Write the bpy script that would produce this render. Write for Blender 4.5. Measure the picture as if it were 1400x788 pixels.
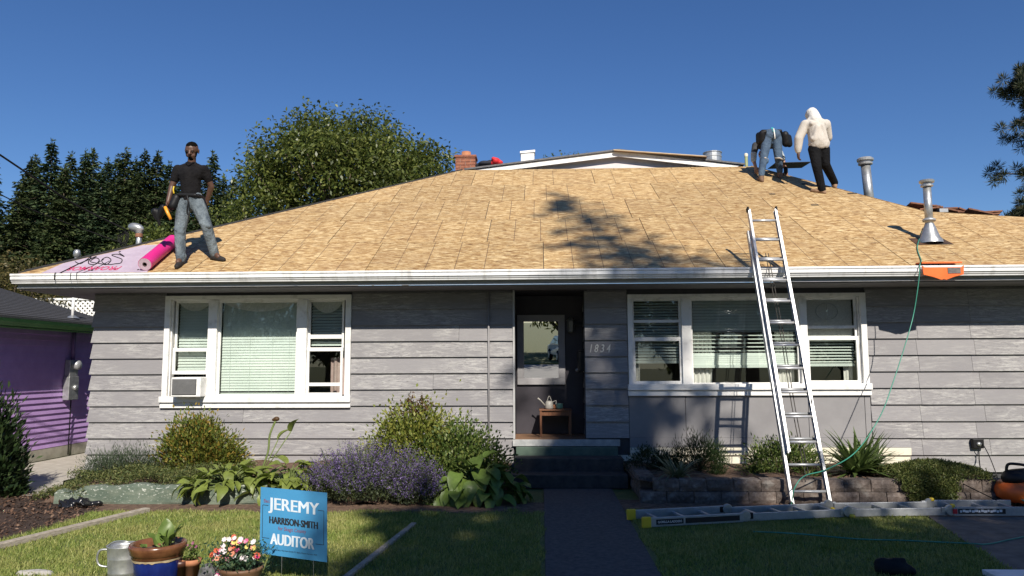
import bpy, bmesh, math, random
import numpy as np
from mathutils import Vector, Matrix, Euler

# ---------------------------------------------------------------- camera, sky, sun, exposure
for o in list(bpy.data.objects):
    bpy.data.objects.remove(o)
scn = bpy.context.scene
col = scn.collection
FPX = 1018.0
YAW, PITCH, ROLL = 0.0383874, 0.1031721, -0.0042065
CAM = Vector((0, 0, 1.6))
_f = Vector((-math.sin(YAW)*math.cos(PITCH), math.cos(YAW)*math.cos(PITCH), math.sin(PITCH)))
_r = Vector((math.cos(YAW), math.sin(YAW), 0))
_u = _r.cross(_f)
RGT = math.cos(ROLL)*_r + math.sin(ROLL)*_u
UPV = -math.sin(ROLL)*_r + math.cos(ROLL)*_u
cd = bpy.data.cameras.new('camera')
cd.sensor_width = 36.0
cd.lens = FPX/1400*36.0
cd.clip_start = 0.05
cd.clip_end = 3000
cam = bpy.data.objects.new('camera', cd)
col.objects.link(cam)
mw = Matrix.Identity(4)
for i in range(3):
    mw[i][0] = RGT[i]; mw[i][1] = UPV[i]; mw[i][2] = -_f[i]; mw[i][3] = CAM[i]
cam.matrix_world = mw
scn.camera = cam

LDIR = Vector((-0.26, 1.0, -0.79)).normalized()       # the way the sunlight travels
SUN_EL = math.asin(-LDIR.z)
SUN_ROT = math.atan2(-LDIR.x, -LDIR.y)
world = bpy.data.worlds.new('World')
scn.world = world
world.use_nodes = True
wn = world.node_tree
sky = wn.nodes.new('ShaderNodeTexSky')
sky.sky_type = 'NISHITA'
sky.sun_disc = False
sky.sun_elevation = SUN_EL
sky.sun_rotation = SUN_ROT
sky.altitude = 0
sky.air_density = 1.0
sky.dust_density = 0.0
sky.ozone_density = 6.0
bg = wn.nodes['Background']
hsv = wn.nodes.new('ShaderNodeHueSaturation')
hsv.inputs['Saturation'].default_value = 1.13
hsv.inputs['Hue'].default_value = 0.508
wn.links.new(sky.outputs[0], hsv.inputs['Color'])
wn.links.new(hsv.outputs[0], bg.inputs[0])
bg.inputs[1].default_value = 0.078
sl = bpy.data.lights.new('sun', 'SUN')
sl.energy = 5.0
sl.angle = math.radians(0.53)
sl.color = (1.0, 0.93, 0.82)
sun = bpy.data.objects.new('sun', sl)
sun.rotation_euler = LDIR.to_track_quat('-Z', 'Y').to_euler()
sun.location = (5, -12, 20)
col.objects.link(sun)
scn.view_settings.view_transform = 'Standard'
scn.view_settings.look = 'None'
scn.view_settings.exposure = 0.35
scn.view_settings.gamma = 1.0
scn.view_settings.use_curve_mapping = False

# ---------------------------------------------------------------- pixel -> place
def ray(x, y):
    return _f + RGT*((x-700)/FPX) - UPV*((y-394)/FPX)
def PY(x, y, Y):
    d = ray(x, y); return CAM + d*(Y/d.y)
def PZ(x, y, Z=0.0):
    d = ray(x, y); return CAM + d*((Z-1.6)/d.z)
def PX(x, y, X):
    d = ray(x, y); return CAM + d*(X/d.x)
EY, EZ, PITCHR = 10.02, 2.90, 0.513                   # eave line and rise of the front roof
EXL = -7.27
def roofz(Y): return EZ + PITCHR*(Y-EY)
def PR(x, y):
    d = ray(x, y); t = (EZ-1.6-PITCHR*EY)/(d.z-PITCHR*d.y); return CAM + d*t

# ---------------------------------------------------------------- node helpers
def nd(nt, typ, ins=None, **props):
    n = nt.nodes.new(typ)
    for k, v in props.items():
        setattr(n, k, v)
    for k, v in (ins or {}).items():
        s = n.inputs[k]
        if isinstance(v, bpy.types.NodeSocket):
            nt.links.new(v, s)
        else:
            s.default_value = v
    return n
def c4(c): return (c[0], c[1], c[2], 1.0)
def mix(nt, fac, a, b, mode='MIX'):
    n = nt.nodes.new('ShaderNodeMix'); n.data_type = 'RGBA'; n.blend_type = mode
    for idx, v in ((0, fac), (6, a), (7, b)):
        if isinstance(v, bpy.types.NodeSocket): nt.links.new(v, n.inputs[idx])
        else: n.inputs[idx].default_value = v if idx == 0 else c4(v)
    return n.outputs[2]
def ramp(nt, fac, stops, interp='LINEAR'):
    n = nt.nodes.new('ShaderNodeValToRGB'); nt.links.new(fac, n.inputs[0])
    cr = n.color_ramp; cr.interpolation = interp
    while len(cr.elements) < len(stops): cr.elements.new(0.5)
    for e, (p, c) in zip(cr.elements, stops):
        e.position = p; e.color = c4(c) if not isinstance(c, (int, float)) else (c, c, c, 1)
    return n.outputs[0]
def math_(nt, op, a, b=None, c=None):
    n = nt.nodes.new('ShaderNodeMath'); n.operation = op
    for i, v in enumerate((a, b, c)):
        if v is None: continue
        if isinstance(v, bpy.types.NodeSocket): nt.links.new(v, n.inputs[i])
        else: n.inputs[i].default_value = v
    return n.outputs[0]
def newmat(name):
    m = bpy.data.materials.new(name); m.use_nodes = True
    nt = m.node_tree
    return m, nt, nt.nodes['Principled BSDF']
def coords(nt, kind='pos', scale=(1, 1, 1), rot=(0, 0, 0)):
    if kind == 'pos': s = nt.nodes.new('ShaderNodeNewGeometry').outputs['Position']
    else: s = nt.nodes.new('ShaderNodeTexCoord').outputs['Object']
    mp = nd(nt, 'ShaderNodeMapping', {0: s, 'Scale': scale, 'Rotation': rot})
    return mp.outputs[0]
def noise(nt, vec, scale=5, detail=5, rough=0.6, dist=0.0):
    return nd(nt, 'ShaderNodeTexNoise', {'Vector': vec, 'Scale': scale, 'Detail': detail, 'Roughness': rough, 'Distortion': dist}).outputs[0]
def bump(nt, bsdf, h, strength=0.3, dist=0.01):
    b = nd(nt, 'ShaderNodeBump', {'Height': h, 'Strength': strength, 'Distance': dist})
    nt.links.new(b.outputs[0], bsdf.inputs['Normal'])
def mk(name, c, c2=None, rough=0.6, scale=8, metal=0.0, bmp=0.0, stretch=(1, 1, 1), kind='pos', rnd=0.0, lo=0.35, hi=0.65, bd=0.01, spec=0.5):
    m, nt, b = newmat(name)
    if c2 is None: c2 = tuple(min(1, x*1.25) for x in c)
    v = coords(nt, kind, stretch)
    n = noise(nt, v, scale)
    colr = ramp(nt, n, [(lo, c), (hi, c2)])
    if rnd:
        oi = nt.nodes.new('ShaderNodeObjectInfo')
        k = math_(nt, 'MULTIPLY_ADD', oi.outputs['Random'], 2*rnd, 1-rnd)
        cc = nd(nt, 'ShaderNodeCombineXYZ', {0: k, 1: k, 2: k})
        colr = mix(nt, 1.0, colr, cc.outputs[0], 'MULTIPLY') if False else nd(nt, 'ShaderNodeVectorMath', {0: colr, 1: cc.outputs[0]}, operation='MULTIPLY').outputs[0]
    nt.links.new(colr, b.inputs['Base Color'])
    b.inputs['Roughness'].default_value = rough
    b.inputs['Metallic'].default_value = metal
    b.inputs['Specular IOR Level'].default_value = spec
    if bmp: bump(nt, b, noise(nt, v, scale*2.5), bmp, bd)
    return m
def leafmat(name, ca, cb, cc=None, trans=0.3, rough=0.5, pos=0.0, spec=0.4):
    m, nt, b = newmat(name)
    g = nt.nodes.new('ShaderNodeNewGeometry')
    stops = [(0.0, ca), (1.0, cb)] if cc is None else [(0.0, ca), (0.6, cb), (1.0, cc)]
    colr = ramp(nt, g.outputs['Random Per Island'], stops)
    if pos:
        nz = noise(nt, g.outputs['Position'], pos, 3)
        k = ramp(nt, nz, [(0.35, 0.72), (0.65, 1.2)])
        colr = nd(nt, 'ShaderNodeVectorMath', {0: colr, 1: k}, operation='MULTIPLY').outputs[0]
    nt.links.new(colr, b.inputs['Base Color'])
    b.inputs['Roughness'].default_value = rough
    b.inputs['Specular IOR Level'].default_value = spec
    t = nd(nt, 'ShaderNodeBsdfTranslucent', {'Color': colr})
    ms = nd(nt, 'ShaderNodeMixShader', {0: trans, 1: b.outputs[0], 2: t.outputs[0]})
    nt.links.new(ms.outputs[0], nt.nodes['Material Output'].inputs[0])
    return m
def glassmat(name, tint=(0.93, 0.97, 0.96), refl=1.0, rough=0.0, base=0.04):
    m, nt, b = newmat(name)
    nt.nodes.remove(b)
    fr = nd(nt, 'ShaderNodeFresnel', {'IOR': 1.5})
    f2 = math_(nt, 'MULTIPLY_ADD', fr.outputs[0], refl, base)
    tr = nd(nt, 'ShaderNodeBsdfTransparent', {'Color': c4(tint)})
    gl = nd(nt, 'ShaderNodeBsdfGlossy', {'Color': (1, 1, 1, 1), 'Roughness': rough})
    ms = nd(nt, 'ShaderNodeMixShader', {0: f2, 1: tr.outputs[0], 2: gl.outputs[0]})
    nt.links.new(ms.outputs[0], nt.nodes['Material Output'].inputs[0])
    return m

# ---------------------------------------------------------------- mesh helpers
class MB:
    def __init__(s): s.v = []; s.f = []; s.m = []
    def add(s, vs, fs, mi=0):
        k = len(s.v); s.v += [tuple(v) for v in vs]
        for f in fs: s.f.append(tuple(i+k for i in f)); s.m.append(mi)
        return s
    def box(s, x0, x1, y0, y1, z0, z1, mi=0):
        v = [(x0, y0, z0), (x1, y0, z0), (x1, y1, z0), (x0, y1, z0), (x0, y0, z1), (x1, y0, z1), (x1, y1, z1), (x0, y1, z1)]
        return s.add(v, [(3, 2, 1, 0), (4, 5, 6, 7), (0, 1, 5, 4), (1, 2, 6, 5), (2, 3, 7, 6), (3, 0, 4, 7)], mi)
    def obox(s, c, ax, ay, az, mi=0):          # centre and three half-axis vectors
        c, ax, ay, az = Vector(c), Vector(ax), Vector(ay), Vector(az)
        v = [c+a*ax+b*ay+d*az for d in (-1, 1) for (a, b) in ((-1, -1), (1, -1), (1, 1), (-1, 1))]
        return s.add(v, [(3, 2, 1, 0), (4, 5, 6, 7), (0, 1, 5, 4), (1, 2, 6, 5), (2, 3, 7, 6), (3, 0, 4, 7)], mi)
    def bar(s, p, q, w, h, up=(0, 0, 1), mi=0):
        p, q = Vector(p), Vector(q); d = q-p; a = d.normalized()
        sd = a.cross(Vector(up)).normalized(); u = sd.cross(a)
        return s.obox((p+q)/2, d/2, sd*(w/2), u*(h/2), mi)
    def prism(s, poly, vec, mi=0):
        n = len(poly); vec = Vector(vec)
        vs = [Vector(p) for p in poly]+[Vector(p)+vec for p in poly]
        fs = [tuple(range(n-1, -1, -1)), tuple(range(n, 2*n))]+[(i, (i+1) % n, (i+1) % n+n, i+n) for i in range(n)]
        return s.add(vs, fs, mi)
    def tube(s, pts, r, n=8, mi=0, caps=True):
        pts = [Vector(p) for p in pts]; m = len(pts)
        rs = r if isinstance(r, (list, tuple)) else [r]*m
        rings = []; nrm = None
        for i in range(m):
            t = (pts[min(i+1, m-1)]-pts[max(i-1, 0)]).normalized()
            if nrm is None:
                nrm = t.orthogonal().normalized()
            else:
                nrm = (nrm-t*nrm.dot(t))
                nrm = nrm.normalized() if nrm.length > 1e-6 else t.orthogonal().normalized()
            b = t.cross(nrm)
            rings.append([pts[i]+(nrm*math.cos(2*math.pi*k/n)+b*math.sin(2*math.pi*k/n))*rs[i] for k in range(n)])
        vs = [v for rg in rings for v in rg]
        fs = [(i*n+k, i*n+(k+1) % n, (i+1)*n+(k+1) % n, (i+1)*n+k) for i in range(m-1) for k in range(n)]
        if caps: fs += [tuple(range(n-1, -1, -1)), tuple(range((m-1)*n, m*n))]
        return s.add(vs, fs, mi)
    def lathe(s, prof, c=(0, 0, 0), n=24, mi=0, axis=None, sx=1.0, sy=1.0):
        R = Vector((0, 0, 1)).rotation_difference(Vector(axis)).to_matrix() if axis else Matrix.Identity(3)
        c = Vector(c)
        vs = [c+R @ Vector((r*sx*math.cos(2*math.pi*k/n), r*sy*math.sin(2*math.pi*k/n), z)) for r, z in prof for k in range(n)]
        fs = [(i*n+k, i*n+(k+1) % n, (i+1)*n+(k+1) % n, (i+1)*n+k) for i in range(len(prof)-1) for k in range(n)]
        return s.add(vs, fs, mi)
    def mesh(s, name, mats, smooth=False):
        me = bpy.data.meshes.new(name); me.from_pydata(s.v, [], s.f)
        if not isinstance(mats, (list, tuple)): mats = [mats]
        for m in mats: me.materials.append(m)
        if any(s.m): me.polygons.foreach_set('material_index', s.m)
        if smooth: me.polygons.foreach_set('use_smooth', [True]*len(s.f))
        me.update()
        return me
    def build(s, name, mats, parent=None, smooth=False, bevel=0.0, seg=2, fix=True):
        me = s.mesh(name, mats, smooth)
        if fix:
            bm = bmesh.new(); bm.from_mesh(me); bmesh.ops.recalc_face_normals(bm, faces=bm.faces); bm.to_mesh(me); bm.free()
        return place(name, me, parent, bevel, seg, smooth)

ORIG = {}
def place(name, me, parent=None, bevel=0.0, seg=2, smooth=False):
    o = bpy.data.objects.new(name, me); col.objects.link(o)
    if parent is not None:
        o.parent = parent
        o.matrix_parent_inverse = ORIG.get(parent.name, Matrix.Identity(4))
    if bevel:
        b = o.modifiers.new('bevel', 'BEVEL'); b.width = bevel; b.segments = seg; b.limit_method = 'ANGLE'; b.angle_limit = math.radians(40)
    return o
def tag(o, label, cat, group=None, kind=None):
    if label: o['label'] = label
    if cat: o['category'] = cat
    if group: o['group'] = group
    if kind: o['kind'] = kind
    return o
def thing(name, loc, label, cat, group=None):
    o = bpy.data.objects.new(name, None); o.empty_display_size = 0.2
    o.location = loc; col.objects.link(o)
    ORIG[o.name] = Matrix.Translation(-Vector(loc))      # children keep world coordinates
    return tag(o, label, cat, group)
def struct(o): o['kind'] = 'structure'; return o
def quads_mesh(name, V, mats, idx=None, k=4):
    V = np.asarray(V, dtype=np.float32).reshape(-1, k, 3); n = len(V)
    me = bpy.data.meshes.new(name)
    me.vertices.add(n*k); me.vertices.foreach_set('co', V.reshape(-1))
    me.loops.add(n*k); me.loops.foreach_set('vertex_index', np.arange(n*k, dtype=np.int32))
    me.polygons.add(n); me.polygons.foreach_set('loop_start', np.arange(0, n*k, k, dtype=np.int32))
    if not isinstance(mats, (list, tuple)): mats = [mats]
    for m in mats: me.materials.append(m)
    if idx is not None: me.polygons.foreach_set('material_index', np.asarray(idx, dtype=np.int32))
    me.update(calc_edges=True)
    return me
def unit(a): return a/np.maximum(np.linalg.norm(a, axis=-1, keepdims=True), 1e-9)
def leaves(P, D, L, W, rng, nrm=None, fold=0.25):
    """diamond leaves: base P, axis D, length L, width W"""
    P = np.asarray(P, float); n = len(P); D = unit(np.asarray(D, float))
    if nrm is None: nrm = rng.normal(size=(n, 3))
    S = unit(np.cross(D, nrm)); N = np.cross(S, D)
    L = np.broadcast_to(np.asarray(L, float), (n,))[:, None]; W = np.broadcast_to(np.asarray(W, float), (n,))[:, None]
    mid = P+D*L*0.45+N*W*fold
    return np.stack([P, mid+S*W*0.5, P+D*L, mid-S*W*0.5], axis=1)
def textmesh(s, size, mat, extrude=0.0006, bold=0.0, shear=0.0, align='CENTER', space=1.0):
    cu = bpy.data.curves.new('text', 'FONT'); cu.body = s; cu.size = size; cu.extrude = extrude; cu.offset = bold
    cu.shear = shear; cu.align_x = align; cu.space_character = space; cu.resolution_u = 3
    o = bpy.data.objects.new('text', cu); col.objects.link(o)
    dg = bpy.context.evaluated_depsgraph_get()
    me = bpy.data.meshes.new_from_object(o.evaluated_get(dg))
    bpy.data.objects.remove(o); bpy.data.curves.remove(cu)
    me.materials.clear(); me.materials.append(mat)
    return me
def text_at(name, s, origin, xdir, ydir, width, height, mat, parent, bold=0.0, shear=0.0, lift=0.002):
    """letters fitted to width x height, centred on origin, reading along xdir"""
    me = textmesh(s, 1.0, mat, 0.002, bold, shear)
    co = np.empty(len(me.vertices)*3); me.vertices.foreach_get('co', co); co = co.reshape(-1, 3)
    mn, mx = co.min(0), co.max(0)
    xd, yd = Vector(xdir).normalized(), Vector(ydir).normalized(); zd = xd.cross(yd)
    u = (co[:, 0]-(mn[0]+mx[0])/2)*(width/(mx[0]-mn[0])); v = (co[:, 1]-(mn[1]+mx[1])/2)*(height/(mx[1]-mn[1]))
    w = (co[:, 2]-mn[2])*0.2+lift
    P = np.array(origin)[None]+u[:, None]*np.array(xd)+v[:, None]*np.array(yd)+w[:, None]*np.array(zd)
    me.vertices.foreach_set('co', P.reshape(-1)); me.update()
    return place(name, me, parent)
def blob(name, prims, voxel, mat, parent=None, smooth=4, fac=0.5):
    """union of tapered capsules and ellipsoids, remeshed into one continuous surface"""
    bm = bmesh.new()
    for p in prims:
        if p[0] == 'c':
            a, ra, b, rb = Vector(p[1]), p[2], Vector(p[3]), p[4]
            for c, r in ((a, ra), (b, rb)):
                bmesh.ops.create_icosphere(bm, subdivisions=2, radius=r, matrix=Matrix.Translation(c))
            d = b-a
            if d.length > 1e-4:
                rot = d.to_track_quat('Z', 'Y').to_matrix().to_4x4()
                bmesh.ops.create_cone(bm, cap_ends=True, segments=14, radius1=ra, radius2=rb, depth=d.length, matrix=Matrix.Translation((a+b)/2) @ rot)
        else:
            c, rr = Vector(p[1]), p[2]
            e = Euler(p[3]).to_matrix().to_4x4() if len(p) > 3 else Matrix.Identity(4)
            bmesh.ops.create_icosphere(bm, subdivisions=3, radius=1.0, matrix=Matrix.Translation(c) @ e @ Matrix.Diagonal((rr[0], rr[1], rr[2], 1)))
    me = bpy.data.meshes.new(name); bm.to_mesh(me); bm.free()
    o = bpy.data.objects.new(name+'_tmp', me); col.objects.link(o)
    md = o.modifiers.new('r', 'REMESH'); md.mode = 'VOXEL'; md.voxel_size = voxel
    if smooth:
        sm = o.modifiers.new('s', 'SMOOTH'); sm.factor = fac; sm.iterations = smooth
    dg = bpy.context.evaluated_depsgraph_get()
    m2 = bpy.data.meshes.new_from_object(o.evaluated_get(dg))
    bpy.data.objects.remove(o); bpy.data.meshes.remove(me)
    m2.materials.clear(); m2.materials.append(mat)
    m2.polygons.foreach_set('use_smooth', [True]*len(m2.polygons))
    return place(name, m2, parent)
RNG = np.random.default_rng(7)
rnd = random.Random(11)

# ---------------------------------------------------------------- materials
def siding_mat():
    m, nt, b = newmat('weathered grey paint')
    pos0 = nt.nodes.new('ShaderNodeNewGeometry').outputs['Position']
    oir = nt.nodes.new('ShaderNodeObjectInfo').outputs['Random']
    pos = nd(nt, 'ShaderNodeVectorMath', {0: pos0, 1: nd(nt, 'ShaderNodeCombineXYZ', {0: math_(nt, 'MULTIPLY', oir, 61.0), 1: 0.0, 2: math_(nt, 'MULTIPLY', oir, 23.0)}).outputs[0]}, operation='ADD').outputs[0]
    v = nd(nt, 'ShaderNodeMapping', {0: pos, 'Scale': (1.6, 1.6, 12)}).outputs[0]
    streak = noise(nt, v, 3.2, 7, 0.72, 0.6)
    big = noise(nt, nd(nt, 'ShaderNodeMapping', {0: pos, 'Scale': (0.7, 1, 1.6)}).outputs[0], 1.3, 3, 0.5)
    oi = nt.nodes.new('ShaderNodeObjectInfo').outputs['Random']
    base = mix(nt, oi, (0.20, 0.192, 0.20), (0.255, 0.245, 0.253))
    base = mix(nt, ramp(nt, big, [(0.4, 0.0), (0.6, 0.55)]), base, (0.285, 0.275, 0.278))
    worn = math_(nt, 'MULTIPLY', ramp(nt, streak, [(0.48, 0.0), (0.60, 1.0)]), ramp(nt, big, [(0.40, 0.12), (0.60, 1.0)]))
    c = mix(nt, worn, base, (0.395, 0.386, 0.375))
    dark = noise(nt, nd(nt, 'ShaderNodeMapping', {0: pos, 'Scale': (5, 5, 60)}).outputs[0], 2.0, 6, 0.75, 1.0)
    c = mix(nt, math_(nt, 'MULTIPLY', ramp(nt, dark, [(0.54, 0.0), (0.62, 0.85)]), ramp(nt, big, [(0.42, 0.15), (0.58, 1.0)])), c, (0.105, 0.10, 0.105))
    nt.links.new(c, b.inputs['Base Color'])
    b.inputs['Roughness'].default_value = 0.75
    bump(nt, b, streak, 0.2, 0.003)
    return m
def osb_mat():
    m, nt, b = newmat('oriented strand board')
    ob = nt.nodes.new('ShaderNodeTexCoord').outputs['Object']
    oi = nt.nodes.new('ShaderNodeObjectInfo').outputs['Random']
    off = nd(nt, 'ShaderNodeCombineXYZ', {0: math_(nt, 'MULTIPLY', oi, 37.0), 1: math_(nt, 'MULTIPLY', oi, 91.0), 2: 0.0})
    vv = nd(nt, 'ShaderNodeVectorMath', {0: ob, 1: off.outputs[0]}, operation='ADD').outputs[0]
    wob = nd(nt, 'ShaderNodeTexNoise', {'Vector': vv, 'Scale': 7.0, 'Detail': 2.0}).outputs[1]
    vv = nd(nt, 'ShaderNodeVectorMath', {0: vv, 1: nd(nt, 'ShaderNodeVectorMath', {0: wob, 3: 0.09}, operation='SCALE').outputs[0]}, operation='ADD').outputs[0]
    v1 = nd(nt, 'ShaderNodeMapping', {0: vv, 'Scale': (9, 30, 1)}).outputs[0]
    v2 = nd(nt, 'ShaderNodeMapping', {0: vv, 'Scale': (13, 44, 1), 'Rotation': (0, 0, 0.3)}).outputs[0]
    w1 = nd(nt, 'ShaderNodeTexVoronoi', {'Vector': v1, 'Scale': 1.0, 'Randomness': 1.0})
    w2 = nd(nt, 'ShaderNodeTexVoronoi', {'Vector': v2, 'Scale': 1.0, 'Randomness': 1.0})
    s1 = nd(nt, 'ShaderNodeSeparateColor', {0: w1.outputs['Color']}).outputs[0]
    s2 = nd(nt, 'ShaderNodeSeparateColor', {0: w2.outputs['Color']}).outputs[1]
    st = [(0.0, (0.10, 0.042, 0.012)), (0.15, (0.24, 0.12, 0.038)), (0.4, (0.40, 0.235, 0.085)), (0.68, (0.52, 0.345, 0.15)), (1.0, (0.80, 0.63, 0.36))]
    c = mix(nt, 0.25, ramp(nt, s1, st), ramp(nt, s2, st))
    fine = noise(nt, nd(nt, 'ShaderNodeMapping', {0: vv, 'Scale': (8, 34, 1), 'Rotation': (0, 0, -0.12)}).outputs[0], 1.0, 4, 0.8, 0.6)
    c = mix(nt, 0.5, c, ramp(nt, fine, [(0.34, (0.05, 0.02, 0.006)), (0.43, (0.24, 0.125, 0.042)), (0.50, (0.42, 0.26, 0.10)), (0.58, (0.80, 0.63, 0.36))]))
    k = math_(nt, 'MULTIPLY_ADD', oi, 0.18, 0.83)
    c = nd(nt, 'ShaderNodeVectorMath', {0: c, 3: k}, operation='SCALE').outputs[0]
    # printed stud lines every 0.2032 m, a few left out
    x = nd(nt, 'ShaderNodeSeparateXYZ', {0: ob}).outputs[0]
    md = math_(nt, 'PINGPONG', x, 0.2032)
    ln = math_(nt, 'LESS_THAN', md, 0.005)
    gate = noise(nt, nd(nt, 'ShaderNodeMapping', {0: nd(nt, 'ShaderNodeVectorMath', {0: ob, 1: off.outputs[0]}, operation='ADD').outputs[0], 'Scale': (1.6, 0.0, 1)}).outputs[0], 1.0, 2)
    ln = math_(nt, 'MULTIPLY', ln, ramp(nt, gate, [(0.40, 0.0), (0.46, 0.85)]))
    stain = noise(nt, nd(nt, 'ShaderNodeMapping', {0: vv, 'Scale': (1.2, 1.6, 1)}).outputs[0], 1.0, 4)
    c = mix(nt, ramp(nt, stain, [(0.5, 0.0), (0.72, 0.45)]), c, (0.30, 0.18, 0.085))
    c = mix(nt, ln, c, (0.10, 0.06, 0.035))
    nt.links.new(c, b.inputs['Base Color'])
    b.inputs['Roughness'].default_value = 0.72
    bump(nt, b, s1, 0.25, 0.003)
    return m
MAT = {}
MAT['siding'] = siding_mat()
MAT['osb'] = osb_mat()
MAT['white'] = mk('white trim paint', (0.62, 0.61, 0.58), (0.81, 0.80, 0.78), 0.5, 7, bmp=0.08, lo=.3, hi=.48)
MAT['gutter'] = mk('white gutter metal', (0.56, 0.555, 0.54), (0.78, 0.78, 0.78), 0.35, 4, stretch=(2.5, 1, .5), lo=.3, hi=.5)
MAT['fascia'] = mk('grey fascia', (0.24, 0.25, 0.25), (0.30, 0.31, 0.31), 0.6, 4)
MAT['soffit'] = mk('dark soffit', (0.16, 0.15, 0.16), (0.2, 0.19, 0.2), 0.8, 4)
MAT['felt'] = mk('black roofing felt', (0.022, 0.022, 0.024), (0.04, 0.04, 0.042), 0.85, 20, bmp=0.3)
MAT['backing'] = mk('dark wall backing', (0.05, 0.05, 0.055), None, 0.9)
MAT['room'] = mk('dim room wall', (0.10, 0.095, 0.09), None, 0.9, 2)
MAT['blind'] = mk('ivory blind slat', (0.60, 0.665, 0.62), (0.66, 0.72, 0.675), 0.55, 3)
MAT['curtain'] = mk('white lace curtain', (0.66, 0.64, 0.60), (0.78, 0.76, 0.72), 0.8, 40)
MAT['rose'] = mk('dusty rose curtain', (0.42, 0.30, 0.28), (0.5, 0.38, 0.35), 0.85, 12)
MAT['glass'] = glassmat('window glass', (0.94, 0.975, 0.96), 1.0, 0.0, 0.05)
MAT['doorglass'] = glassmat('door glass', (0.10, 0.11, 0.12), 1.4, 0.0, 0.55)
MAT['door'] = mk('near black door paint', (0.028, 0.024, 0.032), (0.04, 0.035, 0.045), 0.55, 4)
MAT['doorframe'] = mk('grey door light frame', (0.30, 0.29, 0.30), (0.36, 0.35, 0.36), 0.6, 5)
MAT['porchwood'] = mk('worn brown porch boards', (0.16, 0.085, 0.045), (0.25, 0.14, 0.08), 0.7, 10, stretch=(1, 6, 1))
MAT['stepgreen'] = mk('green painted concrete', (0.062, 0.10, 0.075), (0.10, 0.145, 0.11), 0.8, 7, bmp=0.2)
MAT['step'] = mk('dark worn step', (0.035, 0.032, 0.031), (0.07, 0.062, 0.057), 0.9, 9, bmp=0.4)
MAT['cream'] = mk('cream foundation paint', (0.62, 0.58, 0.45), (0.72, 0.68, 0.56), 0.8, 5, bmp=0.25)
MAT['panel'] = mk('smooth grey panel paint', (0.205, 0.198, 0.204), (0.25, 0.243, 0.248), 0.7, 2.2, bmp=0.05, rnd=0.04)
MAT['alu'] = mk('aluminium', (0.50, 0.50, 0.51), (0.62, 0.62, 0.63), 0.38, 12, metal=0.45)
MAT['aludull'] = mk('dull aluminium', (0.36, 0.37, 0.38), (0.46, 0.47, 0.48), 0.42, 12, metal=0.45)
MAT['galv'] = mk('galvanised steel', (0.36, 0.37, 0.37), (0.52, 0.53, 0.53), 0.4, 14, metal=0.7, bmp=0.1)
MAT['black'] = mk('black plastic', (0.007, 0.007, 0.008), (0.012, 0.012, 0.013), 0.5, 6, spec=.25)
MAT['blackrub'] = mk('black rubber', (0.008, 0.008, 0.009), (0.013, 0.013, 0.013), 0.7, 6, spec=.2)
MAT['yellow'] = mk('yellow plastic', (0.72, 0.48, 0.02), (0.8, 0.56, 0.04), 0.5, 6)
MAT['orange'] = mk('orange plastic', (0.78, 0.13, 0.02), (0.85, 0.17, 0.03), 0.45, 4)
MAT['brick'] = mk('red chimney brick', (0.22, 0.075, 0.045), (0.34, 0.14, 0.08), 0.9, 18, bmp=0.3)
MAT['terra'] = mk('terracotta', (0.34, 0.13, 0.06), (0.46, 0.20, 0.10), 0.8, 9, bmp=0.1)
MAT['concrete'] = mk('pale concrete', (0.36, 0.33, 0.28), (0.47, 0.44, 0.38), 0.9, 6, bmp=0.3)
MAT['asphalt'] = mk('dark walkway', (0.055, 0.05, 0.05), (0.10, 0.09, 0.085), 0.95, 22, bmp=0.5)
MAT['hose'] = mk('green air hose', (0.03, 0.20, 0.14), (0.06, 0.28, 0.20), 0.45, 5)
MAT['bark'] = mk('bark', (0.07, 0.05, 0.035), (0.13, 0.10, 0.07), 0.95, 8, stretch=(1, 1, .2), bmp=0.6)
MAT['stem'] = mk('green stem', (0.10, 0.14, 0.035), (0.16, 0.2, 0.06), 0.7, 10)
MAT['red'] = mk('red cloth', (0.55, 0.012, 0.02), (0.65, 0.03, 0.035), 0.7, 8)

# ================================================================ SETTING
def ground_mat():
    m, nt, b = newmat('lawn soil and grass base')
    v = coords(nt)
    n = noise(nt, v, 3.0, 6); n2 = noise(nt, v, 60, 4)
    c = mix(nt, ramp(nt, n, [(0.4, 0.0), (0.6, 1.0)]), (0.12, 0.16, 0.04), (0.2, 0.2, 0.07))
    c = mix(nt, ramp(nt, n2, [(0.4, 0.0), (0.65, 0.6)]), c, (0.03, 0.035, 0.012))
    nt.links.new(c, b.inputs['Base Color']); b.inputs['Roughness'].default_value = 0.95
    bump(nt, b, n2, 0.6, 0.02)
    return m
def sheet(name, poly, z, mat):
    m = MB(); m.add([(p[0], p[1], z) for p in poly], [tuple(range(len(poly)))])
    o = m.build(name, mat); 
    return struct(o)
def grid_sheet(name, x0, x1, y0, y1, nx, ny, fz, mat, inside=None):
    vs = []; fs = []
    for j in range(ny+1):
        for i in range(nx+1):
            x = x0+(x1-x0)*i/nx; y = y0+(y1-y0)*j/ny; vs.append((x, y, fz(x, y)))
    for j in range(ny):
        for i in range(nx):
            if inside and not inside(x0+(x1-x0)*(i+.5)/nx, y0+(y1-y0)*(j+.5)/ny): continue
            a = j*(nx+1)+i; fs.append((a, a+1, a+nx+2, a+nx+1))
    m = MB(); m.v = vs; m.f = fs; m.m = [0]*len(fs)
    return struct(m.build(name, mat, smooth=True))
MAT['ground'] = ground_mat()
MAT['soil'] = mk('reddish brown soil', (0.085, 0.048, 0.03), (0.19, 0.12, 0.08), 0.95, 14, bmp=0.8, bd=0.03)
MAT['mulchbase'] = mk('dark mulch', (0.03, 0.018, 0.012), (0.075, 0.042, 0.028), 0.95, 25, bmp=0.9, bd=0.03)
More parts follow.
